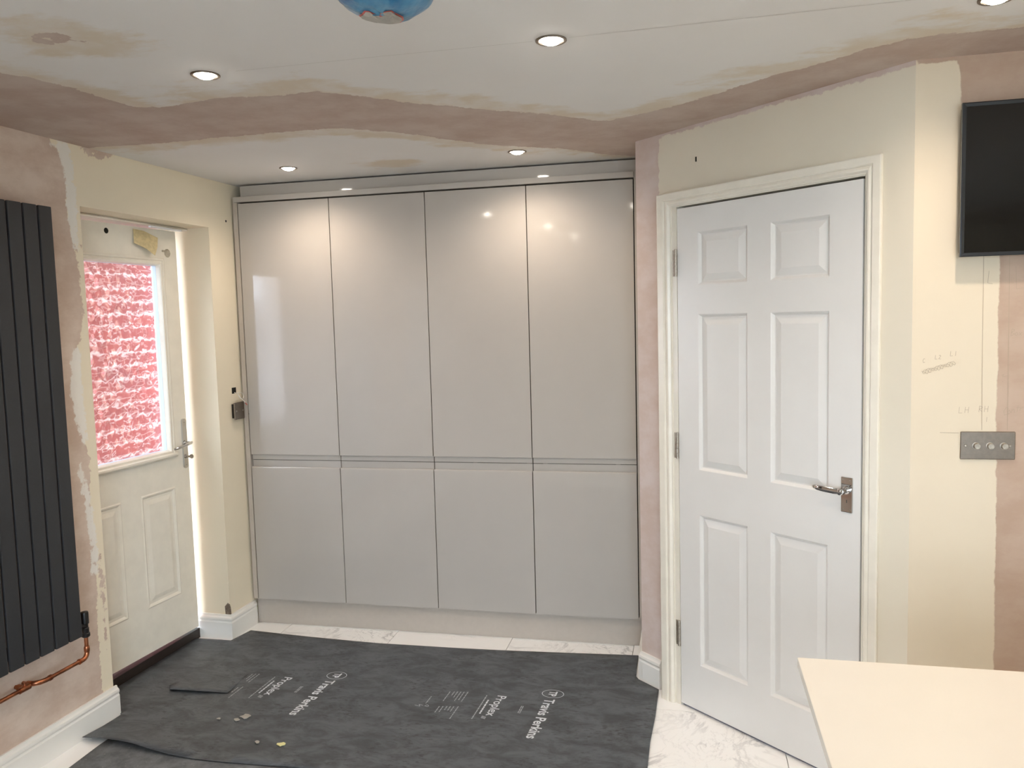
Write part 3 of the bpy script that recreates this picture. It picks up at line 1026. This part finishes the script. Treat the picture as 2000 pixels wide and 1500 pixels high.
# small catch clips seen in the handle gap of the right-hand pair
for i, xs in ((2, (0.20, 0.47)), (3, (0.05, 0.40))):
    par = [o for o in COL.objects if o.name.startswith('tall_cupboard') and o.type == 'EMPTY'][i]
    for x in xs[:2]:
        MB().box(x, x + 0.02, 0.0155, 0.021, 0.8846, 0.8874).build('clip', M_NICKEL, par)
ep = MB().box(-0.0265, -0.003, -0.001, 0.29, ZB, 2.2385).build('end_panel', M_CARC)
tag(ep, 'narrow cashmere end panel between the cupboards and the back door wall', 'end panel', 'cupboard end panels')
ep2 = MB().box(4 * CW + 0.003, 4 * CW + 0.0262, -0.001, CD, ZB, 2.2385).build('end_panel', M_CARC)
tag(ep2, 'narrow cashmere end panel against the pink plaster beside the inner door', 'end panel', 'cupboard end panels')
cn = MB().box(-0.016, 4 * CW + 0.0026, -0.012, 0.40, 2.2118, 2.2385, bev=0.001, seg=1).build('cornice_rail', M_GLOSS)
tag(cn, 'slim cashmere cornice rail along the top of the tall cupboards', 'cornice')
fl = MB().box(0.006, 4 * CW + 0.026, 0.022, 0.04, 2.2390, 2.2965).build('top_filler', M_GLOSS)
tag(fl, 'dark shaded cashmere filler strip between cupboards and ceiling', 'filler strip')
pn = MB().box(-0.0265, 4 * CW + 0.0262, 0.034, 0.052, 0.0004, ZB - 0.0008).build('plinth', M_CARC)
tag(pn, 'matt cashmere plinth board along the foot of the cupboards', 'plinth')

# ------------------------------------------------------------------ downlights
SPOTS = [(0.902, -1.632, 'lit ceiling downlight above the radiator and back door'),
         (1.90, -1.625, 'large lit downlight in the middle of the ceiling, right of the blue bag'),
         (0.449, -0.30, 'small lit downlight over the left pair of cupboards'),
         (1.524, -0.293, 'small lit downlight over the right pair of cupboards'),
         (2.95, -1.60, 'lit downlight at the top right corner above the television'),
         (1.17, -2.51, 'lit ceiling downlight behind the blue bag, out of view'),
         (1.25, -3.45, 'lit ceiling downlight left of the camera, out of view'),
         (2.93, -2.60, 'lit ceiling downlight above the white worktop, out of view'),
         (2.93, -3.60, 'lit ceiling downlight right of the camera, out of view'),
         (2.1, -4.6, 'lit ceiling downlight behind the camera, out of view'),
         (3.9, -2.1, 'lit ceiling downlight far right of the worktop, out of view')]
dl = empty('downlight', (0, 0, H))
MB().lathe([(0.0405, -0.0004), (0.0405, -0.003), (0.038, -0.0045), (0.033, -0.004), (0.0305, -0.001), (0.0305, -0.0003)], 40, 'z', cap=False).build('trim_ring', M_NICKEL, dl, smooth=True)
MB().lathe([(0.0304, -0.0006), (0.027, -0.002), (0.024, -0.006), (0.018, -0.0095), (0.010, -0.0115), (0.001, -0.012)], 32, 'z', cap=True).build('lamp_lens', M_LENS, dl, smooth=True)
sl = bpy.data.lights.new('downlight_beam', 'SPOT')
sl.energy = SPOT_W
sl.color = SPOT_COLOR
sl.spot_size = math.radians(SPOT_DEG)
sl.spot_blend = 1.0
sl.shadow_soft_size = 0.022
so = bpy.data.objects.new('downlight_beam', sl)
COL.objects.link(so)
so.parent = dl
so.location = (0, 0, -0.036)
for i, (x, y, lab) in enumerate(SPOTS):
    o = dl if i == 0 else copy_tree(dl)
    o.location = (x, y, H)
    tag(o, lab, 'downlight', 'ceiling downlights')

# ------------------------------------------------------------------ fitting wrapped in a blue bag
bgx = empty('wrapped_light_fitting', (1.64, -2.13, H))
tag(bgx, 'ceiling fitting wrapped in a blue plastic bag with a torn hole', 'light fitting')


def bag_pt(a, t, grow=0.0):
    z = -0.002 - 0.084 * math.sin(t * math.pi / 2) ** 0.9
    r = max(0.010, 0.110 * math.cos(min(t, 0.999) * math.pi / 2) ** 0.62) if t > 0.02 else 0.104
    r = (r + grow) * (1 + 0.06 * noise.noise((3 * math.cos(a), 3 * math.sin(a), t * 2.8)))
    return (r * math.cos(a), r * math.sin(a), z - grow + 0.005 * noise.noise((2.5 * math.cos(a), 2.5 * math.sin(a), 5 + t * 4)))


mb = MB()
mb.ring_loft([[bag_pt(2 * math.pi * j / 36, k / 12) for j in range(36)] for k in range(13)])
bag = mb.build('bag', M_BAG, bgx, smooth=True)
def bag_under(p, q, grow):
    """Point on the bag's underside; p runs to the right as seen from the room, q towards the cupboards."""
    x_, y_ = p * 0.976 - q * 0.218, p * 0.218 + q * 0.976
    a_, r_ = math.atan2(y_, x_), min(0.109, max(0.011, math.hypot(x_, y_)))
    return bag_pt(a_, 2 / math.pi * math.acos((r_ / 0.110) ** (1 / 0.62)), grow)


for nm, gr, sc2, mt in (('torn_edge', 0.0012, 1.0, M_RED), ('torn_hole', 0.0022, 0.90, M_FLAKE)):
    mb = MB()
    for j in range(10):
        for k in range(5):
            q = []
            for jj, kk in ((j, k), (j + 1, k), (j + 1, k + 1), (j, k + 1)):
                u_, v_ = jj / 10 - 0.5, kk / 5 - 0.5
                v_ *= (1 - (2 * u_) ** 2 * 0.75) * (1.0 - 0.45 * math.cos(u_ * 9.0) * (1 if v_ < 0 else 0))
                q.append(bag_under(-0.012 + 0.088 * u_ * sc2, 0.026 + 0.085 * v_ * sc2, gr))
            mb.poly(q)
    mb.build(nm, mt, bag)
mb = MB()
mb.lathe([(0.055, -0.001), (0.055, -0.06), (0.05, -0.07), (0.0, -0.07)], 24, 'z')
mb.build('fitting_body', M_UPVC, bgx, smooth=True)

# ------------------------------------------------------------------ radiator with flat vertical panels, valve and copper pipes
rd = empty('radiator', (XL, 0, 0), TH_L)
tag(rd, 'tall anthracite vertical panel radiator on the left wall', 'radiator')
RT, RB = 2.033, 0.436
pitch, pw = 0.0645, 0.0565
slat = None
for k in range(8):
    x1 = -1.2365 - k * pitch
    if slat is None:
        slat = MB().box(-pw, 0, -0.092, -0.080, RB, RT, bev=0.003).build('panel', M_ANTH, rd)
        s = slat
    else:
        s = slat.copy()
        COL.objects.link(s)
        s.parent = rd
    s.location = (x1, 0, 0)
for z in (RB + 0.055, RT - 0.055):
    MB().box(-1.2365 - 7 * pitch - pw, -1.2365 + 0.002, -0.080, -0.048, z - 0.02, z + 0.02, bev=0.006).build('header_tube', M_ANTH, rd)
for x in (-1.32, -1.62):
    for z in (RB + 0.2, RT - 0.2):
        MB().box(x, x + 0.03, -0.080, -0.0005, z, z + 0.04).build('wall_bracket', M_ANTH, rd)
mb = MB()
mb.lathe([(0.0, 0.515), (0.013, 0.513), (0.0145, 0.508), (0.0145, 0.468), (0.011, 0.464), (0.011, 0.452), (0.013, 0.450), (0.013, 0.432), (0.0155, 0.430), (0.0155, 0.418), (0.011, 0.414), (0.0, 0.414)],
         18, 'z', (-1.190, -0.062, 0), cap=False)
mb.tube([(-1.190, -0.062, 0.458), (-1.24, -0.062, 0.470)], 0.010, 12)
mb.build('valve', M_BLACK, rd, smooth=True)


def arc(c, r, a0, a1, n, f):
    return [f(c[0] + r * math.cos(a0 + (a1 - a0) * k / n), c[1] + r * math.sin(a0 + (a1 - a0) * k / n)) for k in range(n + 1)]


cp = empty('copper_pipe', (XL, 0, 0), TH_L)
tag(cp, 'soldered copper heating pipe below the radiator along the pink wall', 'pipe')
yp, zp = -0.062, 0.333
vx = -1.190
mb = MB()
path = [(vx, yp, 0.4135)] + arc((vx - 0.024, zp + 0.024), 0.024, 0.0, -math.pi / 2, 6, lambda a, b: (a, yp, b))
path += [(-1.36, yp, zp), (-1.385, yp, zp)] + [(-1.405, yp + 0.006, zp), (-1.418, yp + 0.02, zp), (-1.424, -0.02, zp), (-1.424, -0.0005, zp)]
mb.tube(path, 0.0075, 14)
mb.build('pipe', M_COPPER, cp, smooth=True)
mb = MB()
mb.tube([(-1.445, yp + 0.02, zp), (-2.6, yp + 0.02, zp)], 0.0075, 14)
mb.tube([(-1.455, yp + 0.02, zp), (-1.455, -0.0005, zp)], 0.0075, 14)
mb.build('feed_pipe', M_COPPER, cp, smooth=True)
mb = MB()
mb.tube([(vx, yp, 0.378), (vx, yp, 0.372), (vx, yp, 0.36), (vx, yp, 0.356)], [0.0092, 0.0105, 0.0105, 0.0092], 14)
el = arc((vx - 0.024, zp + 0.024), 0.024, 0.0, -math.pi / 2, 6, lambda a, b: (a, yp, b))
mb.tube([(vx, yp, 0.372)] + el + [(vx - 0.038, yp, zp)], 0.0092, 14)
mb.tube([(vx - 0.036, yp, zp), (vx - 0.042, yp, zp)], 0.0108, 14)
mb.build('elbow_fitting', M_COPPER, cp, smooth=True)
mb = MB()
mb.tube([(-1.362, yp, zp), (-1.370, yp, zp)], 0.0108, 14)
mb.tube([(-1.366, yp, zp), (-1.385, yp, zp), (-1.405, yp + 0.006, zp), (-1.418, yp + 0.02, zp), (-1.424, -0.018, zp)], 0.0092, 14)
mb.tube([(-1.424, -0.034, zp), (-1.424, -0.022, zp)], 0.0112, 14)
mb.build('bend_fitting', M_COPPER, cp, smooth=True)
mb = MB()
mb.tube([(-1.438, yp + 0.02, zp), (-1.480, yp + 0.02, zp)], 0.0110, 14)
mb.tube([(-1.455, yp + 0.02, zp), (-1.455, -0.012, zp)], 0.0110, 14)
mb.tube([(-1.455, yp + 0.02, zp), (-1.455, yp + 0.02, zp + 0.022)], 0.006, 10)
mb.build('tee_fitting', M_COPPER, cp, smooth=True)

# ------------------------------------------------------------------ switch hanging off the wall by the cupboards
sw = empty('switch_plate', (XL, 0, 0), TH_L)
tag(sw, 'dark metal blank switch plate hung loose on the cream wall beside the cupboards', 'switch plate')
SX0, SX1 = -0.094, -0.010
MB().box(SX0, SX1, -0.024, -0.016, 1.108, 1.196, bev=0.003).build('plate', M_NICKEL, sw)
MB().box(SX0 + 0.008, SX1 - 0.008, -0.016, -0.001, 1.116, 1.188).build('back_box', M_BLACK, sw)
for x in (SX0 + 0.014, SX1 - 0.014):
    MB().lathe([(0.0, -0.0255), (0.003, -0.0255), (0.004, -0.0245), (0.004, -0.023)], 12, 'y', (x, 0, 1.152), cap=False).build('screw', M_CHROME, sw)
hl = MB().box(-0.076, -0.040, -0.0008, 0.0, 1.241, 1.272).build('cable_hole', M_HOLE, wall_left)
cb = empty('loose_cable', (XL, 0, 0), TH_L)
tag(cb, 'thin looped white cable with red sleeve coming out of the wall hole', 'cable')
lp = [(-0.058, -0.002, 1.245), (-0.056, -0.016, 1.242), (-0.040, -0.022, 1.246), (-0.022, -0.026, 1.238), (-0.014, -0.026, 1.224), (-0.022, -0.026, 1.210), (-0.036, -0.024, 1.214),
      (-0.054, -0.022, 1.232), (-0.060, -0.024, 1.236), (-0.050, -0.028, 1.218), (-0.028, -0.030, 1.206), (-0.012, -0.032, 1.190)]
MB().tube(lp, 0.0022, 8).build('sheath', M_CABLE, cb, smooth=True)
MB().tube([(-0.012, -0.032, 1.190), (-0.006, -0.033, 1.183), (0.0, -0.034, 1.176)], 0.0024, 8).build('red_sleeve', M_RED, cb, smooth=True)
MB().tube([(0.0, -0.034, 1.176), (0.006, -0.035, 1.166), (0.010, -0.035, 1.150), (0.011, -0.034, 1.133)], 0.0016, 8).build('core', M_CABLE, cb, smooth=True)
MB().box(0.006, 0.020, -0.038, -0.031, 1.125, 1.132, bev=0.001).build('connector', M_BLACK, cb)

# ------------------------------------------------------------------ television, dimmer plate and pencil notes on the back right wall
tvo = empty('television', (3.0, RC[1], 1.730))
tag(tvo, 'black flat television hung on the right-hand wall, cut by the picture edge', 'television')
TVW, TVH, TVD = 0.735, 0.430, 0.058
mb = MB().box(0.004, TVW - 0.004, -TVD + 0.012, -0.022, 0.006, TVH - 0.006, bev=0.008)
mb.build('body', M_BLACK, tvo)
mb = MB()
bz = 0.011
prof = [(0.0, -TVD + 0.012), (0.0, -TVD + 0.002), (0.003, -TVD), (bz, -TVD + 0.003), (bz, -TVD + 0.010)]
rings = []
for X, Z, dx, dz in ((0, 0, 1, 1), (0, TVH, 1, -1), (TVW, TVH, -1, -1), (TVW, 0, -1, 1), (0, 0, 1, 1)):
    rings.append([(X + p[0] * dx, p[1], Z + p[0] * dz) for p in prof])
mb.ring_loft(rings, cap=False)
mb.build('bezel', M_BEZEL, tvo)
MB().box(bz - 0.001, TVW - bz + 0.001, -TVD + 0.005, -TVD + 0.011, bz - 0.001, TVH - bz + 0.001).build('screen', M_SCREEN, tvo)
MB().box(TVW / 2 - 0.1, TVW / 2 + 0.1, -0.024, 0.0, TVH / 2 - 0.1, TVH / 2 + 0.1).build('wall_bracket', M_BLACK, tvo)

dm = empty('dimmer_switch', (3.027, RC[1], 1.136))
tag(dm, 'brushed steel triple dimmer switch plate straddling the plaster edge', 'dimmer switch')
MB().box(0.0, 0.147, -0.006, 0.0, 0.0, 0.083, bev=0.0025).build('plate', M_NICKEL, dm)
for x in (0.042, 0.079, 0.116):
    MB().lathe([(0.0105, -0.005), (0.0105, -0.007), (0.0088, -0.0075), (0.0088, -0.019), (0.0078, -0.020), (0.0, -0.020)], 24, 'y', (x, 0, 0.041)).build('knob', M_STEEL, dm, smooth=True)
for x in (0.014, 0.132):
    MB().lathe([(0.0, -0.008), (0.003, -0.0078), (0.0042, -0.006), (0.0042, -0.005)], 16, 'y', (x, 0, 0.041), cap=False).build('screw', M_STEEL, dm, smooth=True)


def wall_strokes(name, strokes, wd, mat=M_PENCIL):
    mb_ = MB()
    for st in strokes:
        mb_.ribbon([(x - RC[0], -0.0007, z) for x, z in st], wd)
    return mb_.build(name, mat, wall_tv)


wall_strokes('pencil_line', [[(3.080, 1.733), (3.082, 1.435), (3.085, 1.223)]], 0.0014)
wall_strokes('pencil_line', [[(3.148, 1.731), (3.151, 1.434), (3.153, 1.223)]], 0.0014)
wall_strokes('pencil_line', [[(2.972, 1.215), (3.023, 1.214)]], 0.0014)


def glyph(ch, x, z, h, sl=0.0):
    G_ = {'L': [[(0, 1), (0, 0), (.5, .02)]], '1': [[(.2, 1), (.2, 0)]], '2': [[(0, .8), (.2, 1), (.45, .8), (0, .05), (.55, .05)]], 'C': [[(.5, .9), (.2, 1), (0, .5), (.2, 0), (.55, .12)]],
          'H': [[(0, 1), (0, 0)], [(0, .5), (.5, .5)], [(.5, 1), (.5, 0)]], 'R': [[(0, 0), (0, 1), (.45, .85), (.4, .6), (0, .5), (.5, 0)]],
          'o': [[(.2, .5), (0, .25), (.2, 0), (.42, .25), (.2, .5)]], 'n': [[(0, .5), (.02, 0)], [(.02, .35), (.25, .5), (.38, 0)]], 't': [[(.15, .9), (.2, 0)], [(0, .55), (.4, .6)]],
          'r': [[(0, .5), (.02, 0)], [(.02, .3), (.35, .5)]], 'B': [[(0, 0), (0, 1), (.4, .85), (0, .5), (.45, .25), (0, 0)]], 'x': [[(0, .5), (.4, 0)], [(.4, .5), (0, 0)]],
          'A': [[(0, 0), (.3, 1), (.55, 0)], [(.1, .4), (.5, .4)]]}
    return [[(x + (a + sl * b) * h, z + b * h) for a, b in st] for st in G_[ch]]


def word(txt, x, z, h, adv=0.75, sl=0.1, rise=0.0):
    out = []
    for i, ch in enumerate(txt):
        if ch != ' ':
            out += glyph(ch, x + i * adv * h, z + i * rise, h, sl)
    return out


wall_strokes('pencil_writing', word('C', 2.921, 1.425, 0.012) + word('L2', 2.955, 1.435, 0.012, 0.8) + word('L1', 2.996, 1.444, 0.014, 0.8), 0.0011)
sc_ = [(2.919, 1.400)]
for k in range(60):
    t = k / 59
    sc_.append((2.921 + 0.088 * t + 0.006 * math.sin(k * 1.15), 1.395 + 0.028 * t + 0.006 * math.cos(k * 1.15) * (0.4 + 0.9 * abs(math.sin(t * 9)))))
wall_strokes('pencil_scribble', [sc_], 0.0010)
wall_strokes('pencil_writing', word('LH', 3.022, 1.274, 0.018, 0.9) + word('RH', 3.076, 1.277, 0.018, 0.8) + [[(3.098, 1.262), (3.097, 1.248)]], 0.0010)
wall_strokes('pencil_writing', word('Contr', 3.140, 1.268, 0.022, 0.5, 0.2, 0.003), 0.0012)
wall_strokes('pencil_writing', word('Box A', 3.156, 1.500, 0.020, 0.5, 0.15), 0.0012)
wall_strokes('pencil_writing', [[(3.134, 1.384), (3.140, 1.388), (3.137, 1.380), (3.150, 1.383)], [(3.136, 1.368), (3.138, 1.366)]], 0.0012)
wall_strokes('pencil_box', [[(3.095, 1.69), (3.092, 1.655), (3.105, 1.652)], [(3.165, 1.70), (3.168, 1.635), (3.20, 1.64)]], 0.0010)

# ------------------------------------------------------------------ floor protection sheets
def sheet_mesh(name, outline, mat, zf, cell=0.05, loc=(0, 0, 0)):
    bm = bmesh.new()
    bm.faces.new([bm.verts.new((x, y, 0)) for x, y in outline])
    xs = [p[0] for p in outline]
    ys = [p[1] for p in outline]
    for ax, lo, hi in ((0, min(xs), max(xs)), (1, min(ys), max(ys))):
        v = lo + cell
        while v < hi:
            co = (v, 0, 0) if ax == 0 else (0, v, 0)
            no = (1, 0, 0) if ax == 0 else (0, 1, 0)
            bmesh.ops.bisect_plane(bm, geom=list(bm.verts) + list(bm.edges) + list(bm.faces), plane_co=co, plane_no=no)
            v += cell
    for v in bm.verts:
        v.co.z = zf(v.co.x, v.co.y)
    bmesh.ops.triangulate(bm, faces=[f for f in bm.faces if len(f.verts) > 4])
    bmesh.ops.recalc_face_normals(bm, faces=bm.faces)
    me = bpy.data.meshes.new(name)
    bm.to_mesh(me)
    bm.free()
    me.materials.append(mat)
    for p in me.polygons:
        p.use_smooth = True
    o = bpy.data.objects.new(name, me)
    COL.objects.link(o)
    o.location = loc
    sol = o.modifiers.new('thickness', 'SOLIDIFY')
    sol.thickness = 0.0015
    sol.offset = 1
    return o


def z_main(x, y):
    z = 0.0045 + 0.0012 * (1 + noise.noise((x * 3, y * 3, 1.0)))
    # near left-hand edge lifts off the tiles
    ax, ay = 0.0, -1.21
    d = math.hypot((x - 0.10) / 0.22, (y + 1.22) / 0.09)
    z += 0.020 * math.exp(-d * d)
    return z


out = [(-0.246, -0.76), (-0.224, -0.236), (-0.08, -0.232), (-0.027, -0.234), (-0.020, -0.20), (0.003, -0.096), (0.35, -0.128), (0.735, -0.150), (1.1, -0.145), (1.404, -0.134), (1.75, -0.112),
       (2.000, -0.094), (2.001, -0.25), (2.003, -0.315), (2.016, -0.342), (2.05, -0.373), (2.105, -0.425), (2.100, -0.654), (2.089, -0.849), (2.088, -1.021), (2.08, -1.30), (0.95, -1.242), (0.859, -1.236), (0.72, -1.245),
       (0.582, -1.251), (0.45, -1.252), (0.349, -1.246), (0.26, -1.236), (0.175, -1.222), (0.1, -1.214), (0.031, -1.210), (-0.063, -1.205), (-0.052, -1.005), (-0.085, -0.97), (-0.254, -0.965)]
sh = sheet_mesh('floor_protection_sheet', out, M_SHEET, z_main)
tag(sh, 'dark grey printed protection sheet covering the floor before the cupboards', 'floor sheet', 'floor protection sheets')
sh2 = sheet_mesh('floor_protection_sheet', [(0.03, -1.12), (2.05, -1.16), (2.06, -3.6), (0.03, -3.6), (0.028, -1.40), (0.024, -1.22)], M_SHEET2, lambda x, y: 0.0012 + 0.0006 * noise.noise((x * 3, y * 3, 7)))
tag(sh2, 'dusty grey protection sheet under the front edge of the printed one', 'floor sheet', 'floor protection sheets')
# cut flap lifting from the sheet
fp = [(0.025, -0.788), (0.155, -0.782), (0.285, -0.762), (0.282, -0.70), (0.273, -0.638), (0.274, -0.554), (0.235, -0.445), (0.1, -0.42), (-0.05, -0.50), (-0.09, -0.62), (-0.03, -0.72)]
fo = sheet_mesh('cut_flap', fp, M_SHEET, lambda x, y: 0.0085 - 0.035 * max(0.0, y + 0.60) - 0.06 * max(0.0, 0.02 - x) + 0.012 * max(0.0, 1 - abs(y + 0.785) / 0.10) ** 1.5 * (1 if x > 0 else 0.3) * (1.0 - 0.5 * max(0, x - 0.15) / 0.13))
fo.parent = sh

TDX, TUX = Vector((-0.0567, -0.998)).normalized(), Vector((0.998, -0.0567)).normalized()


def on_sheet(mb_or_mesh_pts, org):
    return [(org[0] + TDX.x * a + TUX.x * b, org[1] + TDX.y * a + TUX.y * b,
             z_main(org[0] + TDX.x * a + TUX.x * b, org[1] + TDX.y * a + TUX.y * b) + 0.0024) for a, b in mb_or_mesh_pts]


def text_part(name, txt, org, a, b, length, size, mat, bold=0.0):
    cu = bpy.data.curves.new(name + '_curve', 'FONT')
    cu.body = txt
    cu.size = size
    cu.offset = bold
    cu.resolution_u = 3
    to = bpy.data.objects.new(name + '_tmp', cu)
    COL.objects.link(to)
    dg = bpy.context.evaluated_depsgraph_get()
    me = bpy.data.meshes.new_from_object(to.evaluated_get(dg))
    bpy.data.objects.remove(to)
    xs = [v.co.x for v in me.vertices]
    k = length / (max(xs) - min(xs))
    x0 = min(xs)
    for v in me.vertices:
        p = on_sheet([(a + (v.co.x - x0) * k, b + v.co.y)], org)[0]
        v.co = p
    me.materials.clear()
    me.materials.append(mat)
    o = bpy.data.objects.new(name, me)
    COL.objects.link(o)
    o.parent = sh
    return o


def dashes(name, rows, org, mat, wd):
    mb_ = MB()
    rnd = random.Random(len(rows))
    for a0, a1, b in rows:
        a = a0
        while a < a1:
            e = min(a1, a + rnd.uniform(0.008, 0.022))
            mb_.poly(on_sheet([(a, b - wd / 2), (e, b - wd / 2), (e, b + wd / 2), (a, b + wd / 2)], org))
            a = e + 0.003
    return mb_.build(name, mat, sh)


for org in ((1.67, -0.537), (0.682, -0.522)):
    text_part('printed_name', 'Travis Perkins', org, 0.050, -0.021, 0.318, 0.060, M_PRINT, 0.0012)
    text_part('printed_name', 'Proplex', org, 0.066, -0.222, 0.172, 0.056, M_PRINT, 0.0006)
    text_part('printed_logo', 'TP', org, -0.022, -0.016, 0.044, 0.046, M_PRINT, 0.0016)
    mb = MB()
    N = 40
    for k in range(N):
        t0_, t1_ = 2 * math.pi * k / N, 2 * math.pi * (k + 1) / N
        ro, ri = (0.036, 0.047), (0.0335, 0.0445)
        mb.poly(on_sheet([(ro[0] * math.cos(t0_), ro[1] * math.sin(t0_)), (ro[0] * math.cos(t1_), ro[1] * math.sin(t1_)),
                          (ri[0] * math.cos(t1_), ri[1] * math.sin(t1_)), (ri[0] * math.cos(t0_), ri[1] * math.sin(t0_))], org))
    mb.build('printed_ring', M_PRINT, sh)
    dashes('small_print', [(0.074, 0.277, -0.268)], org, M_PRINT_F, 0.005)
    dashes('small_print', [(0.111, 0.229, -0.250)], org, M_PRINT, 0.007)
    dashes('small_print', [(0.131, 0.193, -0.094), (0.131, 0.19, -0.101)], org, M_PRINT_F, 0.004)
    if org[0] > 1:
        dashes('small_print', [(0.063, 0.152, -0.356), (0.066, 0.14, -0.372), (0.068, 0.15, -0.386), (0.07, 0.125, -0.400), (0.072, 0.11, -0.414), (0.076, 0.162, -0.432)], org, M_PRINT_F, 0.004)
        dashes('small_print', [(0.192, 0.296, -0.354), (0.196, 0.24, -0.372), (0.198, 0.236, -0.386), (0.2, 0.232, -0.4), (0.203, 0.255, -0.416), (0.207, 0.261, -0.431)], org, M_PRINT_F, 0.004)
        dashes('small_print', [(0.134, 0.198, -0.495)], org, M_PRINT_F, 0.004)
        mb = MB()
        for st in (((0.215, -0.50), (0.21, -0.52), (0.225, -0.51), (0.22, -0.535)), ((0.214, -0.475), (0.206, -0.485), (0.218, -0.492), (0.222, -0.478), (0.214, -0.475))):
            mb.ribbon(on_sheet(st, org), 0.003, 'z')
        mb.build('small_print', M_PRINT_F, sh)
    else:
        dashes('small_print', [(0.063, 0.152, -0.356), (0.066, 0.14, -0.372), (0.072, 0.12, -0.386)], org, M_PRINT_F, 0.004)
        dashes('small_print', [(0.192, 0.296, -0.354), (0.2, 0.25, -0.372)], org, M_PRINT_F, 0.004)
    # leaf mark after the second word
    mb = MB()
    for k in range(4):
        mb.poly(on_sheet([(0.243 + 0.005 * k, -0.236), (0.246 + 0.005 * k, -0.236), (0.252 + 0.005 * k, -0.216), (0.249 + 0.005 * k, -0.216)], org))
    mb.build('printed_leaf', M_PRINT_F, sh)


def flake(x, y, r, mat, lab, seed, kind='plaster_flake'):
    rnd = random.Random(seed)
    ring = [(r * rnd.uniform(0.5, 1.1) * math.cos(a), 0.8 * r * rnd.uniform(0.5, 1.1) * math.sin(a)) for a in (2 * math.pi * k / 9 for k in range(9))]
    mb_ = MB()
    mb_.prism(ring, 0.0, 0.003, 'z')
    o = mb_.build(kind, mat, loc=(x, y, 0.0105))
    return tag(o, lab, 'flake', 'flakes on the floor sheet')


flake(0.478, -0.939, 0.026, M_FLAKE, 'largest pale plaster flake on the dark floor sheet', 1)
flake(0.455, -0.968, 0.014, M_FLAKE, 'small pale plaster flake touching the largest one', 2)
flake(0.379, -0.973, 0.010, M_FLAKE, 'tiny grey flake nearest the left skirting board', 3)
flake(0.630, -1.111, 0.012, M_FLAKE, 'small grey flake left of the yellow scrap', 4)
flake(0.729, -1.112, 0.018, M_YELLOW, 'pale yellow scrap on the dark floor sheet', 5, 'yellow_scrap')

# ------------------------------------------------------------------ white worktop on its island base
wt = MB().box(2.449, 4.15, -2.95, -2.106, 0.880, 0.900, bev=0.0015).build('worktop', M_TOP)
tag(wt, 'plain white worktop slab in the lower right foreground', 'worktop')
ib = empty('island_base', (2.70, -2.35, 0))
tag(ib, 'cashmere base unit set back under the overhanging white worktop', 'base unit')
mb = MB().box(0, 1.25, -0.55, 0.0, 0.12, 0.880)
mb.build('carcass', M_ISL, ib)
for k in range(2):
    MB().box(0.003 + k * 0.625, 0.622 + k * 0.625, -0.57, -0.551, 0.125, 0.84, bev=0.002).build('door', M_ISL, ib)
MB().box(0.04, 1.21, -0.50, -0.05, 0.0005, 0.12).build('plinth', M_CARC, ib)
